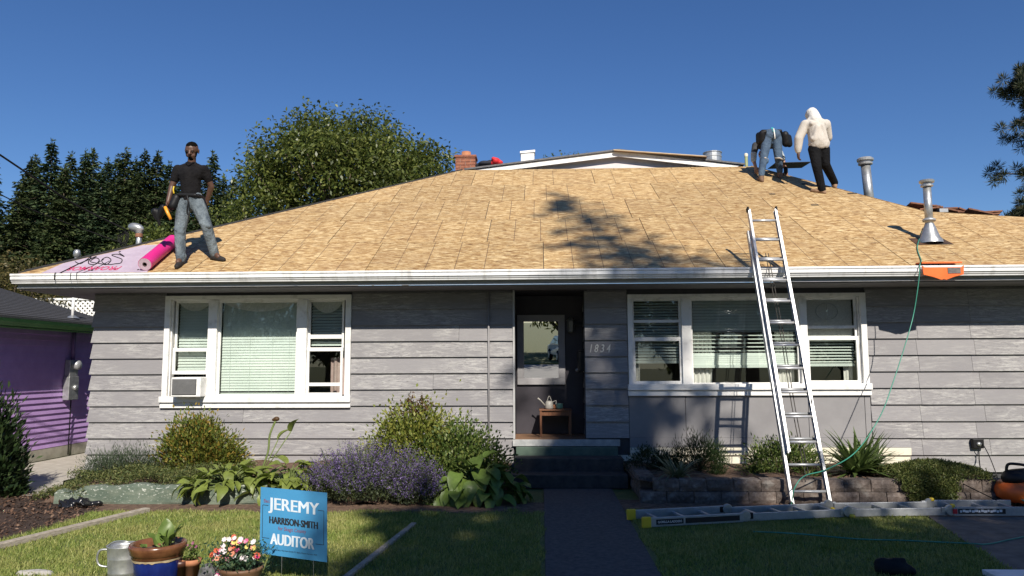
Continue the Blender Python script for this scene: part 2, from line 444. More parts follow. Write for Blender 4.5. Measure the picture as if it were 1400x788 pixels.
MAT['road'] = mk('sunlit street concrete', (0.27, 0.26, 0.245), (0.34, 0.33, 0.31), 0.9, 3, bmp=0.2)
sheet('ground', [(-700, -700), (700, -700), (700, 1500), (-700, 1500)], -0.012, MAT['ground'])
sheet('lawn', [(-9, 1.2), (9, 1.2), (9, 8.95), (-9, 8.95)], 0.0, MAT['ground'])
# walk from the street to the steps
wk = MB(); wk.box(0.02, 0.90, 1.2, 9.85, -0.05, 0.012)
struct(wk.build('walkway', MAT['asphalt'], bevel=0.006))
# bare earth between lawn and planters
sheet('soil_strip', [(-5.6, 8.28), (-0.2, 8.22), (0.02, 8.3), (0.02, 8.9), (-5.6, 8.9)], 0.006, MAT['soil'])
sheet('soil_strip', [(0.9, 8.45), (5.6, 8.55), (5.6, 9.1), (0.9, 9.1)], 0.006, MAT['soil'])
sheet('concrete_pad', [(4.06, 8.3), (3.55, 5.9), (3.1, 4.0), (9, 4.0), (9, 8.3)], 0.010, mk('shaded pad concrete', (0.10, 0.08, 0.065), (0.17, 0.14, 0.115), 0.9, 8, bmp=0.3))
sheet('side_path', [(-8.45, 9.2), (-5.95, 9.2), (-6.7, 10.4), (-6.75, 16), (-8.45, 16)], 0.016, MAT['concrete'])
mp = [(-9, 6.0), (-5.1, 6.55), (-4.9, 7.6), (-5.0, 8.45), (-5.6, 8.9), (-6.0, 9.4), (-7.0, 9.55), (-9, 9.3)]
sheet('mulch_bed', mp, 0.008, MAT['mulchbase'])
# chips of bark over the mulch
n = 5200
P = np.stack([RNG.uniform(-8.5, -4.9, n), RNG.uniform(6.3, 9.4, n), np.full(n, 0.016)], 1)
def inpoly(P, poly):
    x, y = P[:, 0], P[:, 1]; r = np.zeros(len(P), bool); k = len(poly)
    for i in range(k):
        (x1, y1), (x2, y2) = poly[i][:2], poly[(i+1) % k][:2]
        c = ((y1 > y) != (y2 > y)) & (x < (x2-x1)*(y-y1)/(y2-y1+1e-12)+x1); r ^= c
    return r
P = P[inpoly(P, mp)]
D = RNG.normal(size=(len(P), 3)); D[:, 2] = np.abs(D[:, 2])*0.35
N = RNG.normal(size=(len(P), 3))*0.4+np.array([0, 0, 1])
tag(place('bark_mulch', quads_mesh('bark_mulch', leaves(P, D, RNG.uniform(.02, .06, len(P)), RNG.uniform(.012, .03, len(P)), RNG, N), leafmat('bark chips', (0.03, 0.016, 0.01), (0.12, 0.065, 0.04), (0.2, 0.13, 0.09), 0.0, 0.9))), 'dark brown bark mulch beside the purple house path', 'mulch', kind='stuff')
# street side behind the photographer
road = MB(); road.box(-60, 60, -16, -0.8, -0.25, -0.008)
struct(road.build('road', MAT['road']))
kb = MB(); kb.box(-60, 60, -0.8, -0.62, -0.2, 0.10)
struct(kb.build('kerb', MAT['concrete'], bevel=0.02))
struct(MB().box(-60, 60, -0.62, 1.2, -0.05, 0.004).build('sidewalk', MAT['concrete']))

# ---------------------------------------------------------------- grass
gm, gnt, gb = newmat('grass blades')
geo = gnt.nodes.new('ShaderNodeNewGeometry')
gn = noise(gnt, geo.outputs['Position'], 1.7, 4)
gc1 = ramp(gnt, geo.outputs['Random Per Island'], [(0.0, (0.12, 0.19, 0.032)), (0.55, (0.23, 0.285, 0.06)), (1.0, (0.40, 0.41, 0.13))])
gc2 = ramp(gnt, geo.outputs['Random Per Island'], [(0.0, (0.27, 0.26, 0.07)), (1.0, (0.55, 0.48, 0.21))])
gc = mix(gnt, ramp(gnt, gn, [(0.44, 0.0), (0.68, 0.6)]), gc1, gc2)
gnt.links.new(gc, gb.inputs['Base Color']); gb.inputs['Roughness'].default_value = 0.6
gt = nd(gnt, 'ShaderNodeBsdfTranslucent', {'Color': gc})
gms = nd(gnt, 'ShaderNodeMixShader', {0: 0.3, 1: gb.outputs[0], 2: gt.outputs[0]})
gnt.links.new(gms.outputs[0], gnt.nodes['Material Output'].inputs[0])
n = 330000
P = np.stack([RNG.uniform(-6.5, 5.5, n), 4.8+3.9*RNG.uniform(0, 1, n)**0.9, np.zeros(n)], 1)
edge = 0.04*np.sin(P[:, 0]*9)+0.05*np.sin(P[:, 0]*3.1+1)
keep = ~((P[:, 0] > 0.0+0.03*np.sin(P[:, 1]*7)) & (P[:, 0] < 0.92+0.03*np.sin(P[:, 1]*6))) & ~inpoly(P, mp)
keep &= ~((P[:, 0] < 0.02) & (P[:, 1] > 8.30+edge)) & ~((P[:, 0] > 0.9) & (P[:, 1] > 8.5+edge))
keep &= ~inpoly(P, [(4.10, 8.7), (3.6, 5.9), (3.0, 4.0), (9, 4.0), (9, 8.7)])
P = P[keep]; n = len(P)
dens = 0.5+0.5*np.sin(P[:, 0]*2.3+1.3*np.sin(P[:, 1]*1.7))*np.sin(P[:, 1]*2.9+P[:, 0]*0.7)
P = P[RNG.uniform(size=n) < 0.55+0.45*dens]; n = len(P)
D = RNG.normal(size=(n, 3))*0.45+np.array([0, 0, 1.0])
Hh = RNG.uniform(.018, .045, n)*(1+0.5*RNG.uniform(size=n)**6)
S = unit(np.cross(D, RNG.normal(size=(n, 3))))*(RNG.uniform(.003, .0055, n)[:, None])
cl = np.stack([RNG.uniform(-5.5, 4.0, 90), RNG.uniform(5.0, 8.4, 90)], 1)            # coarser tufts
ci = RNG.integers(0, 90, 9000); tp_ = np.concatenate([cl[ci]+RNG.normal(size=(9000, 2))*.045, np.zeros((9000, 1))], 1)
okk = ~((tp_[:, 0] > -.02) & (tp_[:, 0] < .94)) & ~inpoly(tp_, mp) & ~inpoly(tp_, [(4.10, 8.7), (3.6, 5.9), (3.0, 4.0), (9, 4.0), (9, 8.7)]); tp_ = tp_[okk]; n2 = len(tp_)
P = np.concatenate([P, tp_]); D = np.concatenate([D, RNG.normal(size=(n2, 3))*.6+np.array([0, 0, 1.0])]); Hh = np.concatenate([Hh, RNG.uniform(.035, .075, n2)])
S = np.concatenate([S, unit(RNG.normal(size=(n2, 3))*np.array([1, 1, .1]))*.0045])
tri = np.stack([P-S, P+S, P+unit(D)*Hh[:, None]], 1)
tag(place('lawn_grass', quads_mesh('lawn_grass', tri, gm, k=3)), 'short patchy green and straw coloured lawn grass', 'grass', kind='stuff')

# ================================================================ THE HOUSE
YW = 10.74
HX0, HX1 = -6.58, 9.0
house = thing('bungalow', (0, 10.74, 0), 'grey lap-sided bungalow with its front roof stripped to bare board', 'house')
front = MB()
WL = (-5.43, -2.83, 1.06, 2.58)       # window openings
WR = (1.31, 4.52, 1.25, 2.56)
DR = (-0.39, 0.62, 0.56, 2.68)
def wallbox(x0, x1, z0, z1): front.box(x0, x1, YW, YW+0.12, z0, z1)
wallbox(HX0, WL[0], 0, 2.68); wallbox(WL[0], WL[1], 0, WL[2]); wallbox(WL[0], WL[1], WL[3], 2.68); wallbox(WL[1], DR[0], 0, 2.68)
wallbox(DR[1], WR[0], 0, 2.68); wallbox(WR[0], WR[1], 0, WR[2]); wallbox(WR[0], WR[1], WR[3], 2.68); wallbox(WR[1], HX1, 0, 2.68)
fw = front.build('front_wall', MAT['backing'], house)
# lap boards, each a board of its own
def board(x0, x1, zb, h=0.235, yb=0.040, yt=0.008, flare=0.0):
    m = MB()
    vs = [(x0-flare, YW-yb, zb), (x1, YW-yb, zb), (x1, YW-yt, zb+h), (x0, YW-yt, zb+h), (x0, YW+0.004, zb), (x1, YW+0.004, zb), (x1, YW+0.004, zb+h), (x0, YW+0.004, zb+h)]
    m.add(vs, [(0, 1, 2, 3), (7, 6, 5, 4), (0, 4, 5, 1), (3, 2, 6, 7), (0, 3, 7, 4), (1, 5, 6, 2)])
    return m.build('siding_board', MAT['siding'], fw)
rows = [1.951-0.23*i for i in range(-3, 9)]
def run(x0, x1, zb, cuts=(), **k):
    xs = [x0]+sorted(c for c in cuts if x0+.15 < c < x1-.15)+[x1]
    for i in range(len(xs)-1):
        board(xs[i]+(0.002 if i else 0), xs[i+1]-(0.002 if i < len(xs)-2 else 0), zb+rnd.uniform(-.002, .002), flare=k.get('flare', 0) if i == 0 else 0)
for i, zb in enumerate(rows):
    h = 2.672-zb if zb > 2.5 else 0.235
    if zb > 2.5:
        for (a, b_) in ((HX0, -5.51), (-2.745, -0.40), (0.63, 1.235), (4.6, HX1)): board(a, b_, zb, h=0.034)
        continue
    cut = [-4.9+1.37*((i*7) % 4)+0.3*(i % 3), -2.1+0.55*(i % 3)]
    if zb > 0.93:
        run(HX0, -5.512, zb, flare=0.022); run(-2.745, -0.40, zb, [-1.55+0.37*(i % 2)] if i % 3 == 0 else [])
    else:
        run(HX0, -0.40, zb, cut, flare=0.022)
    if zb > 0.5: run(0.63, 1.235, zb)
    rx = 4.61
    if zb < 0.5: rx = 5.12
    run(rx, HX1, zb, [5.28, 6.0+0.02*i] if i % 2 == 0 else [5.30, 6.03, 6.9])
board(4.612, 5.116, 0.441, h=0.132)
corner = MB(); corner.box(-0.402, -0.376, YW-0.042, YW+0.16, 0.56, 2.68)
corner.build('corner_trim', mk('greyish corner trim', (.36, .355, .35), (.46, .455, .45), .6, 5), fw)
# smooth panels and cream base under the right window
for (a, b_) in ((1.243, 2.03), (2.038, 3.74), (3.748, 4.52), (4.528, 4.602)):
    MB().box(a, b_, YW-0.020, YW-0.002, 0.575, 1.185).build('panel', MAT['panel'], fw)
MB().box(1.243, 4.602, YW-0.026, YW-0.002, 0.44, 0.572).build('base_panel', MAT['panel'], fw, bevel=0.003)
MB().box(1.243, 5.115, YW-0.05, YW-0.002, 0.335, 0.437).build('base_ledge', MAT['cream'], fw, bevel=0.005)
MB().box(0.95, 5.11, YW-0.018, YW-0.002, 0.0, 0.332).build('foundation', MAT['cream'], fw)
# side and back walls, rooms behind the windows
side = MB(); side.box(HX0, HX0+0.12, YW+0.122, 21, 0, 2.68); side.box(HX1-0.12, HX1, YW+0.122, 21, 0, 2.68); side.box(HX0+.122, HX1-.122, 20.9, 21, 0, 2.68)
side.build('side_walls', MAT['siding'], house)
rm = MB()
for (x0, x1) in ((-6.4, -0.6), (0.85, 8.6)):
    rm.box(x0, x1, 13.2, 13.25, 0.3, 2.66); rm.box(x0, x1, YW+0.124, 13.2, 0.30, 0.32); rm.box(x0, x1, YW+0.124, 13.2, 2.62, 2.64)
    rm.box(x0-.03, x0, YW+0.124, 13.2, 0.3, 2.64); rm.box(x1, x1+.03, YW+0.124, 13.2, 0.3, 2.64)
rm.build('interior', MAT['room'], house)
# entrance recess
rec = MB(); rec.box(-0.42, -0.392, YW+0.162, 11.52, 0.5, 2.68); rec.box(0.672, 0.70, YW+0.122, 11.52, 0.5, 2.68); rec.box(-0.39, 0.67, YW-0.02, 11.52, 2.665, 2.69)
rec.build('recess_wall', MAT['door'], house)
for i, zb in enumerate(rows[1:]):
    if zb < 0.5: continue
    m = MB()
    vs = [(0.640, YW+0.004, zb), (0.640, 11.49, zb), (0.658, 11.49, zb+.235), (0.658, YW+0.004, zb+.235), (0.671, YW+0.004, zb), (0.671, 11.49, zb), (0.671, 11.49, zb+.235), (0.671, YW+0.004, zb+.235)]
    m.add(vs, [(0, 1, 2, 3), (7, 6, 5, 4), (0, 4, 5, 1), (3, 2, 6, 7), (0, 3, 7, 4), (1, 5, 6, 2)])
    m.build('recess_board', MAT['siding'], fw)
porch = MB()
for i in range(5):
    porch.box(-0.39, 0.668, YW-0.03+i*0.158, YW-0.03+i*0.158+0.154, 0.52, 0.558+0.001*(i % 2))
porch.build('porch_floor', MAT['porchwood'], house)
MB().box(-0.41, 1.10, YW-0.075, YW-0.032, 0.462, 0.553).build('porch_beam', mk('chipped white beam', (0.30, 0.31, 0.31), (0.46, 0.46, 0.45), 0.7, 9, bmp=0.3), house, bevel=0.004)
# steps
st = thing('front_steps', (0.3, 10.2, 0), 'dark worn steps with green painted top riser below the entrance', 'steps')
MB().box(-0.36, 1.06, 10.58, YW-0.032, 0.0, 0.455).build('riser', MAT['stepgreen'], st, bevel=0.008)
MB().box(-0.38, 1.10, 10.24, 10.578, 0.0, 0.345).build('step', MAT['step'], st, bevel=0.012)
MB().box(-0.42, 1.12, 9.9, 10.238, 0.0, 0.175).build('step', MAT['step'], st, bevel=0.012)
# door with its reflecting light
door = MB(); door.box(-0.40, 0.69, 11.525, 11.56, 0.54, 2.70); door.box(-0.385, 0.636, 11.50, 11.52, 0.562, 2.66)
dr = door.build('door', MAT['door'], house)
dp0, dp1 = PY(716, 440, 11.46), PY(764, 517, 11.46)
df0, df1 = PY(707, 431, 11.46), PY(773, 526, 11.46)
fm = MB()
fm.box(df0.x, df1.x, 11.455, 11.497, dp0.z, df0.z); fm.box(df0.x, df1.x, 11.455, 11.497, df1.z, dp1.z)
fm.box(df0.x, dp0.x, 11.455, 11.497, dp1.z+.001, dp0.z-.001); fm.box(dp1.x, df1.x, 11.455, 11.497, dp1.z+.001, dp0.z-.001)
fm.build('light_frame', MAT['doorframe'], dr, bevel=0.004)
tl = math.tan(math.radians(1.7))*(dp0.z-dp1.z)
pn = MB(); pn.add([(dp0.x, 11.492, dp1.z), (dp1.x, 11.492, dp1.z), (dp1.x, 11.492-tl, dp0.z), (dp0.x, 11.492-tl, dp0.z)], [(0, 1, 2, 3)])
pn.build('pane', MAT['doorglass'], dr, fix=False)
MB().lathe([(0.0, -.02), (.028, -.012), (.03, .01), (.012, .02), (.012, .05), (0, .05)], (0.55, 11.45, 1.52), 14, axis=(0, 1, 0)).build('handle', MAT['aludull'], dr, smooth=True)
# porch lantern and mailbox
c = PY(776, 443, 11.40)
ln = thing('porch_lantern', (0.63, 11.35, c.z), 'small black wall lantern in the entrance recess', 'lamp')
MB().box(0.48, 0.638, 11.38, 11.42, c.z-.02, c.z+.02).build('bracket', MAT['black'], ln)
MB().lathe([(0.0, .13), (.07, .07), (.06, .06), (.05, -.1), (.02, -.12), (0, -.12)], (0.46, 11.4, c.z-.02), 6).build('shade', mk('smoked lantern glass', (.12, .12, .11), None, .3), ln)
c = PY(787, 492, 11.0)
mb_ = thing('mailbox', (0.60, 11.0, c.z), 'slim dark letterbox on the entrance side wall', 'mailbox')
MB().box(0.54, 0.636, 10.9, 11.15, c.z-.17, c.z+.12).build('box', MAT['black'], mb_, bevel=0.01)
MB().prism([(0.525, 10.885, c.z+.125), (0.638, 10.885, c.z+.165), (0.638, 10.885, c.z+.122)], (0, .28, 0)).build('lid', MAT['black'], mb_)
# house number
for ch, px in zip('1834', (808, 815.5, 823.5, 832)):
    p = PY(px, 476.5, YW-0.040); 
    text_at('house_number_digit', ch, p, (1, 0, 0), (0, 0, 1), 0.035 if ch == '1' else 0.058, 0.115, mk('pale brass digit', (0.62, 0.60, 0.55), None, 0.4), house, bold=0.006, shear=0.25)
# conduit beside the door
c0 = PY(668, 450, YW-0.06)
MB().tube([(c0.x, YW-0.05, 2.66), (c0.x, YW-0.05, 0.2)], 0.014, 8).build('conduit', MAT['panel'], house, smooth=True)

# ---------------------------------------------------------------- windows
def slats(m, x0, x1, z0, z1, y, step=0.042, tilt=55, w=0.046, gap=None):
    t = math.radians(tilt); dy, dz = math.cos(t)*w/2, math.sin(t)*w/2
    z = z1
    while z > z0+0.005:
        m.add([(x0, y-dy, z-dz), (x1, y-dy, z-dz), (x1, y+dy, z+dz), (x0, y+dy, z+dz), (x0, y-dy, z-dz+.0015), (x1, y-dy, z-dz+.0015), (x1, y+dy, z+dz+.0015), (x0, y+dy, z+dz+.0015)],
              [(3, 2, 1, 0), (4, 5, 6, 7), (0, 1, 5, 4), (1, 2, 6, 5), (2, 3, 7, 6), (3, 0, 4, 7)])
        z -= step
def rect(m, x0, x1, z0, z1, w, y0, y1, wt=None, wb=None):     # a frame of four bars
    wt = w if wt is None else wt; wb = w if wb is None else wb
    m.box(x0, x1, y0, y1, z1-wt, z1); m.box(x0, x1, y0, y1, z0, z0+wb)
    m.box(x0, x0+w, y0, y1, z0+wb+.0005, z1-wt-.0005); m.box(x1-w, x1, y0, y1, z0+wb+.0005, z1-wt-.0005)
def pane(x0, x1, z0, z1, y, parent):
    rx, rz = rnd.uniform(-.0012, .0012), rnd.uniform(-.0012, .0012)
    m = MB(); m.add([(x0, y, z0), (x1, y+rx, z0), (x1, y+rx+rz, z1), (x0, y+rz, z1)], [(0, 1, 2, 3)])
    return m.build('pane', MAT['glass'], parent, fix=False)
def hx(px, py=470): return PY(px, py, YW-0.03).x
def hz(py, px): return PY(px, py, YW-0.03).z
YF = YW-0.050                                               # casing front
def window(o, outer, mulls, sillz):
    x0, x1, z0, z1 = outer
    win = MB()
    win.box(x0, x1, YF, YW-0.001, o[3], z1)                                   # head casing
    win.box(x0, o[0], YF, YW-0.001, z0, o[3]-.0005); win.box(o[1], x1, YF, YW-0.001, z0, o[3]-.0005)
    rect(win, o[0]-.004, o[1]+.004, o[2]-.004, o[3]+.004, 0.02, YW+0.001, YW+0.118)
    for a, b_ in mulls: win.box(a, b_, YF+0.006, YW+0.11, o[2]+.018, o[3]-.018)
    w = win.build('window', MAT['white'], house, bevel=0.003)
    sl_ = MB(); sl_.box(x0-.015, x1+.015, YF-0.045, YW-0.001, sillz-0.085, sillz)
    sl_.build('sill', MAT['white'], w, bevel=0.005)
    MB().box(x0-.012, x1+.012, YF-0.012, YW-0.001, sillz-0.165, sillz-0.088).build('apron', MAT['white'], w, bevel=0.004)
    return w
# left window
lx = [hx(p) for p in (222, 236, 283, 297, 405, 420, 467, 478)]
wl = window(WL, (-5.508, -2.75, 1.06, 2.633), [(lx[2]+.01, lx[3]-.01), (lx[4]+.01, lx[5]-.01)], 1.168)
def sash(parent, x0, x1, z0, z1, y, w=0.04, wt=None, wb=None, glass=True):
    m = MB(); rect(m, x0, x1, z0, z1, w, y, y+0.035, wt, wb)
    s = m.build('sash', MAT['white'], parent, bevel=0.003)
    if glass: pane(x0+w*.6, x1-w*.6, z0+w*.4, z1-w*.4, y+0.018, s)
    return s
a0, a1 = lx[1]-.01, lx[2]+.012
zm = hz(478, 260)
sash(wl, a0, a1, zm-.03, 2.565, YW+0.045, 0.032)                           # upper
sash(wl, a0, a1, hz(512, 260), zm+.02, YW+0.006, 0.035, 0.05, 0.05)         # raised lower
sash(wl, lx[3]-.012, lx[4]+.012, 1.16, 2.565, YW+0.02, 0.035)
b0, b1 = lx[5]-.012, lx[6]+.01
sash(wl, b0, b1, zm-.03, 2.565, YW+0.045, 0.03)
s = sash(wl, b0, b1, 1.165, zm+.02, YW+0.006, 0.035, 0.055, 0.05)
MB().box(b0+.036, b1-.036, YW+0.004, YW+0.03, hz(528, 440), hz(523.5, 440)).build('screen_bar', MAT['white'], s)
MB().box(b0+.031, b1-.031, YW+0.036, YW+0.07, hz(463, 440), hz(457.5, 440)).build('blind_rail', MAT['white'], wl)
bl = MB(); slats(bl, a0+.03, a1-.03, hz(505, 260), 2.54, YW+0.125, tilt=62)
bl.box(a0+.03, a1-.03, YW+0.11, YW+0.14, hz(508, 260), hz(504, 260))
bl.build('blind', MAT['blind'], wl)
bl = MB(); slats(bl, lx[3]+.02, lx[4]-.02, 1.215, 2.54, YW+0.105, step=0.040, tilt=72); bl.box(lx[3]+.02, lx[4]-.02, YW+.09, YW+.115, 1.195, 1.215)
for px in (311, 338, 369, 392): bl.box(hx(px)-.001, hx(px)+.001, YW+.083, YW+.085, 1.2, 2.54)
bl.build('blind', MAT['blind'], wl)
bl = MB(); slats(bl, b0+.03, b1-.03, hz(472, 440), 2.54, YW+0.125, tilt=48)
bl.build('blind', MAT['blind'], wl)
def swag(x0, x1, ztop, drop, y, parent, flat=0.02):
    m = MB(); k = 20; vs = []; 
    for i in range(k+1):
        t = i/k; x = x0+(x1-x0)*t; d = flat+drop*math.sin(math.pi*t)**0.8
        vs += [(x, y, ztop), (x, y+.004*math.sin(t*40), ztop-d)]
    m.add(vs, [(2*i, 2*i+1, 2*i+3, 2*i+2) for i in range(k)])
    return m.build('valance', MAT['curtain'], parent, smooth=True)
swag(a0+.03, a1-.03, 2.55, 0.115, YW+0.09, wl); swag(lx[3]+.03, lx[4]-.03, 2.55, 0.13, YW+0.075, wl); swag(b0+.03, b1-.03, 2.55, 0.16, YW+0.09, wl)
def drape(x0, x1, z0, z1, y, mat, parent, amp=0.02, k=28, waves=5):
    m = MB(); vs = []
    for i in range(k+1):
        t = i/k; x = x0+(x1-x0)*t; yy = y+amp*math.sin(t*waves*2*math.pi)
        vs += [(x, yy, z1), (x+.01*math.sin(i), yy*1.0, z0)]
    m.add(vs, [(2*i, 2*i+1, 2*i+3, 2*i+2) for i in range(k)])
    return m.build('curtain', mat, parent, smooth=True)
drape(hx(447), b1-.03, 1.18, 1.72, YW+0.2, MAT['rose'], wl, 0.02, 20, 2)
# right window
rx = [hx(p) for p in (857, 866, 932, 946, 1094, 1105, 1175, 1186)]
wr = window(WR, (1.243, 4.60, 1.25, 2.602), [(rx[2]+.005, rx[3]-.005), (rx[4]+.005, rx[5]-.005)], 1.325)
a0, a1 = rx[1]-.01, rx[2]+.012
zm = hz(463, 900)
sash(wr, a0, a1, zm-.03, 2.545, YW+0.045, 0.032); s = sash(wr, a0, a1, 1.315, zm+.02, YW+0.006, 0.04, 0.055, 0.05)
MB().box(a0+.031, a1-.031, YW+.037, YW+.06, hz(441, 900), hz(437, 900)).build('screen_bar', MAT['white'], wr)
sash(wr, rx[3]-.012, rx[4]+.012, 1.305, 2.545, YW+0.02, 0.035)
b0, b1 = rx[5]-.012, rx[6]+.01
sash(wr, b0, b1, zm-.03, 2.545, YW+0.045, 0.032); s = sash(wr, b0, b1, 1.315, zm+.02, YW+0.006, 0.04, 0.055, 0.05)
MB().box(b0+.031, b1-.031, YW+.037, YW+.06, hz(449, 1140), hz(445, 1140)).build('screen_bar', MAT['white'], wr)
bl = MB(); slats(bl, a0+.03, a1-.03, hz(494, 900), 2.52, YW+0.125, tilt=38); bl.box(a0+.03, a1-.03, YW+.11, YW+.14, hz(497, 900), hz(493, 900)); bl.build('blind', MAT['blind'], wr)
bl = MB(); slats(bl, rx[3]+.02, rx[4]-.02, hz(452, 1020), 2.52, YW+0.105, tilt=58); slats(bl, rx[3]+.02, rx[4]-.02, hz(484, 1020), hz(453, 1020), YW+0.105, step=.055, tilt=20); slats(bl, rx[3]+.02, rx[4]-.02, hz(500, 1020), hz(485, 1020), YW+0.105, step=.03, tilt=80)
bl.box(rx[3]+.02, rx[4]-.02, YW+.085, YW+.115, hz(503, 1020), hz(499, 1020))
bl.build('blind', MAT['blind'], wr)
bl = MB(); slats(bl, b0+.03, b1-.03, hz(498, 1140), hz(462, 1140), YW+0.125, tilt=30); bl.box(b0+.03, b1-.03, YW+.11, YW+.14, hz(501, 1140), hz(497, 1140)); bl.build('blind', MAT['blind'], wr)
drape(rx[3]+.02, hx(978), 1.31, hz(452, 960), YW+0.19, MAT['curtain'], wr, 0.02, 24, 5); drape(hx(1066), rx[4]-.02, 1.31, hz(452, 1080), YW+0.19, MAT['curtain'], wr, 0.02, 24, 5)
drape(a0+.03, hx(877), 1.33, hz(494, 870), YW+0.19, MAT['curtain'], wr, .01, 10, 2); drape(hx(1160), b1-.03, 1.33, hz(500, 1165), YW+0.19, MAT['curtain'], wr, .01, 10, 2)
bl = MB(); slats(bl, b0+.03, b1-.03, hz(458, 1140), 2.52, YW+0.14, tilt=75); bl.build('blind', MAT['curtain'], wr)  # pale slats added to stand in for the reflection in the upper pane
lc = MB()
cx, cz = hx(1137), hz(425, 1137)
lc.tube([(cx+.155*math.cos(t*.3), YW+.10, cz+.12*math.sin(t*.3)) for t in range(22)], 0.005, 6)
lc.tube([(cx, YW+.10, cz+.11), (cx+.01, YW+.10, cz-.2)], 0.003, 6)
lc.build('hanging_ornament', MAT['galv'], wr, smooth=True)

# ---------------------------------------------------------------- eave: soffit, fascia, gutter
MB().box(EXL+.03, HX1+.6, EY+0.035, YW-0.03, 2.675, 2.69).build('soffit', MAT['soffit'], house)
MB().box(EXL+.03, HX0-0.03, YW-0.028, 21.3, 2.675, 2.69).build('side_soffit', MAT['soffit'], house)
MB().box(EXL+.01, HX1+.6, EY, EY+0.033, 2.694, 2.885).build('fascia', MAT['fascia'], house, bevel=0.002)
MB().box(EXL+.006, HX1+.6, EY-0.012, EY-0.001, 2.690, 2.700).build('drip_strip', MAT['white'], house)
MB().box(EXL+.01, EXL+.04, EY+.034, 21.3, 2.672, 2.885).build('side_fascia', MAT['fascia'], house)
prof = [(0, 0), (-.128, 0.004), (-.132, -.004), (-.130, -.022), (-.116, -.026), (-.116, -.036), (-.122, -.040), (-.120, -.074), (-.100, -.088), (-.100, -.096), (-.084, -.112), (-.080, -.126), (0, -.126)]
GZ = 2.873
gt_ = MB()
gt_.prism([(EXL-.02, EY-0.002+y, GZ+z) for y, z in prof], (HX1+.6-EXL, 0, 0))
gt_ob = gt_.build('gutter', MAT['gutter'], house)
for gx in (-3.35, 1.1, 5.0):
    MB().prism([(gx, EY-0.002+y*1.03, GZ+z*1.02+(.001 if z > -.01 else 0)) for y, z in prof], (.05, 0, 0)).build('gutter_joint', MAT['gutter'], gt_ob)
MB().prism([(EXL+.05+y, 0, GZ+z) for y, z in [(0.0, 0), (-.09, .004), (-.09, -.07), (-.05, -.12), (0, -.12)]], (0, 11.2, 0)).build('side_gutter', MAT['gutter'], house).location = (0, EY+.002, 0)

# ---------------------------------------------------------------- roof
slope = math.atan(PITCHR); SC = math.sqrt(1+PITCHR**2)
RIDGE_L = (-1.66, 5.61); RIDGE_R = (4.52, 5.58); HIP_R = (6.33, 2.33)
poly_roof = [(EXL, -0.02), (-1.66, 5.61), (4.52, 5.58), (6.33, 2.33), (7.7, 1.98), (9.6, 1.5), (9.6, -0.02)]
def rp(x, r, up=0.0):          # point of the front roof, raised along its normal
    return Vector((x, EY+r-up*math.sin(slope), EZ+PITCHR*r+up*math.cos(slope)))
rf = MB(); rf.prism([rp(x, r, -0.06) for x, r in poly_roof], (0, 0, 0.04))
roof = rf.build('roof', MAT['backing'], house)
def clip(poly, sub):
    """Sutherland-Hodgman: clip polygon poly by convex polygon sub (ccw)"""
    out = poly
    for i in range(len(sub)):
        a, b = sub[i], sub[(i+1) % len(sub)]; res = []
        def ins(p): return (b[0]-a[0])*(p[1]-a[1])-(b[1]-a[1])*(p[0]-a[0]) >= 0
        for j in range(len(out)):
            p, q = out[j], out[(j+1) % len(out)]
            if ins(p) != ins(q):
                d1 = (b[0]-a[0])*(p[1]-a[1])-(b[1]-a[1])*(p[0]-a[0]); d2 = (b[0]-a[0])*(q[1]-a[1])-(b[1]-a[1])*(q[0]-a[0])
                t = d1/(d1-d2); it = (p[0]+(q[0]-p[0])*t, p[1]+(q[1]-p[1])*t)
                res.append(it)
            if ins(q): res.append(q)
        out = res
        if len(out) < 3: return []
    return out
Rm = Matrix.Rotation(slope, 4, 'X')
ps = [(x, r*SC) for x, r in poly_roof][::-1]
row_h = 1.2195; sw = 2.439
for j in range(6):
    x = EXL-2.439+(j*1.2195+0.37*j*j) % sw
    while x < 9.6:
        pg = clip(ps, [(x, j*row_h-.03 if j == 0 else j*row_h), (x+sw, j*row_h-.03 if j == 0 else j*row_h), (x+sw, (j+1)*row_h), (x, (j+1)*row_h)])
        if pg:
            cxm, cym = sum(p[0] for p in pg)/len(pg), sum(p[1] for p in pg)/len(pg)
            q = []
            for p in pg:                                   # leave a fine joint round the sheet
                dx, dy = p[0]-cxm, p[1]-cym
                q.append((p[0]-math.copysign(min(.004, abs(dx)*.2), dx)-x, p[1]-math.copysign(min(.004, abs(dy)*.2), dy)-j*row_h))
            m = MB(); m.prism([(a, b, 0) for a, b in q], (0, 0, 0.012))
            o = m.build('roof_sheet', MAT['osb'], roof)
            base = rp(x, j*row_h/SC, -0.012+0.0012*rnd.random())
            o.matrix_local = Matrix.Translation(base) @ Rm
        x += sw
# left hip face and rear, black felt; right wing behind
lh = MB()
lh.prism([(EXL, EY, EZ-.02), (-1.66, EY+5.61, EZ+PITCHR*5.61-.02), (-1.66, 21, EZ+PITCHR*5.61-.02), (EXL, 21.3, EZ-.02)], (0, 0, 0.035))
lh.build('side_slope', MAT['felt'], roof)
hp = MB(); hp.bar(rp(EXL+.05, .05, .004)+Vector((-.01, .03, .012)), rp(-1.66, 5.61, .004)+Vector((-.01, .03, .012)), 0.05, 0.035)
hp.build('hip_felt', MAT['felt'], roof)
hp = MB(); hp.bar(rp(4.5, 5.62, -.01), rp(6.33, 2.36, -.01), 0.04, 0.03)
hp.build('hip_board', MAT['osb'], roof)
rb = MB()
rb.prism([rp(4.52, 5.58, -.05), rp(6.33, 2.33, -.05), (8.2, 16, 3.0), (7.5, 21, 3.0), (4.52, 21, rp(4.52, 5.58).z-.05)], (0, 0, 0.02))
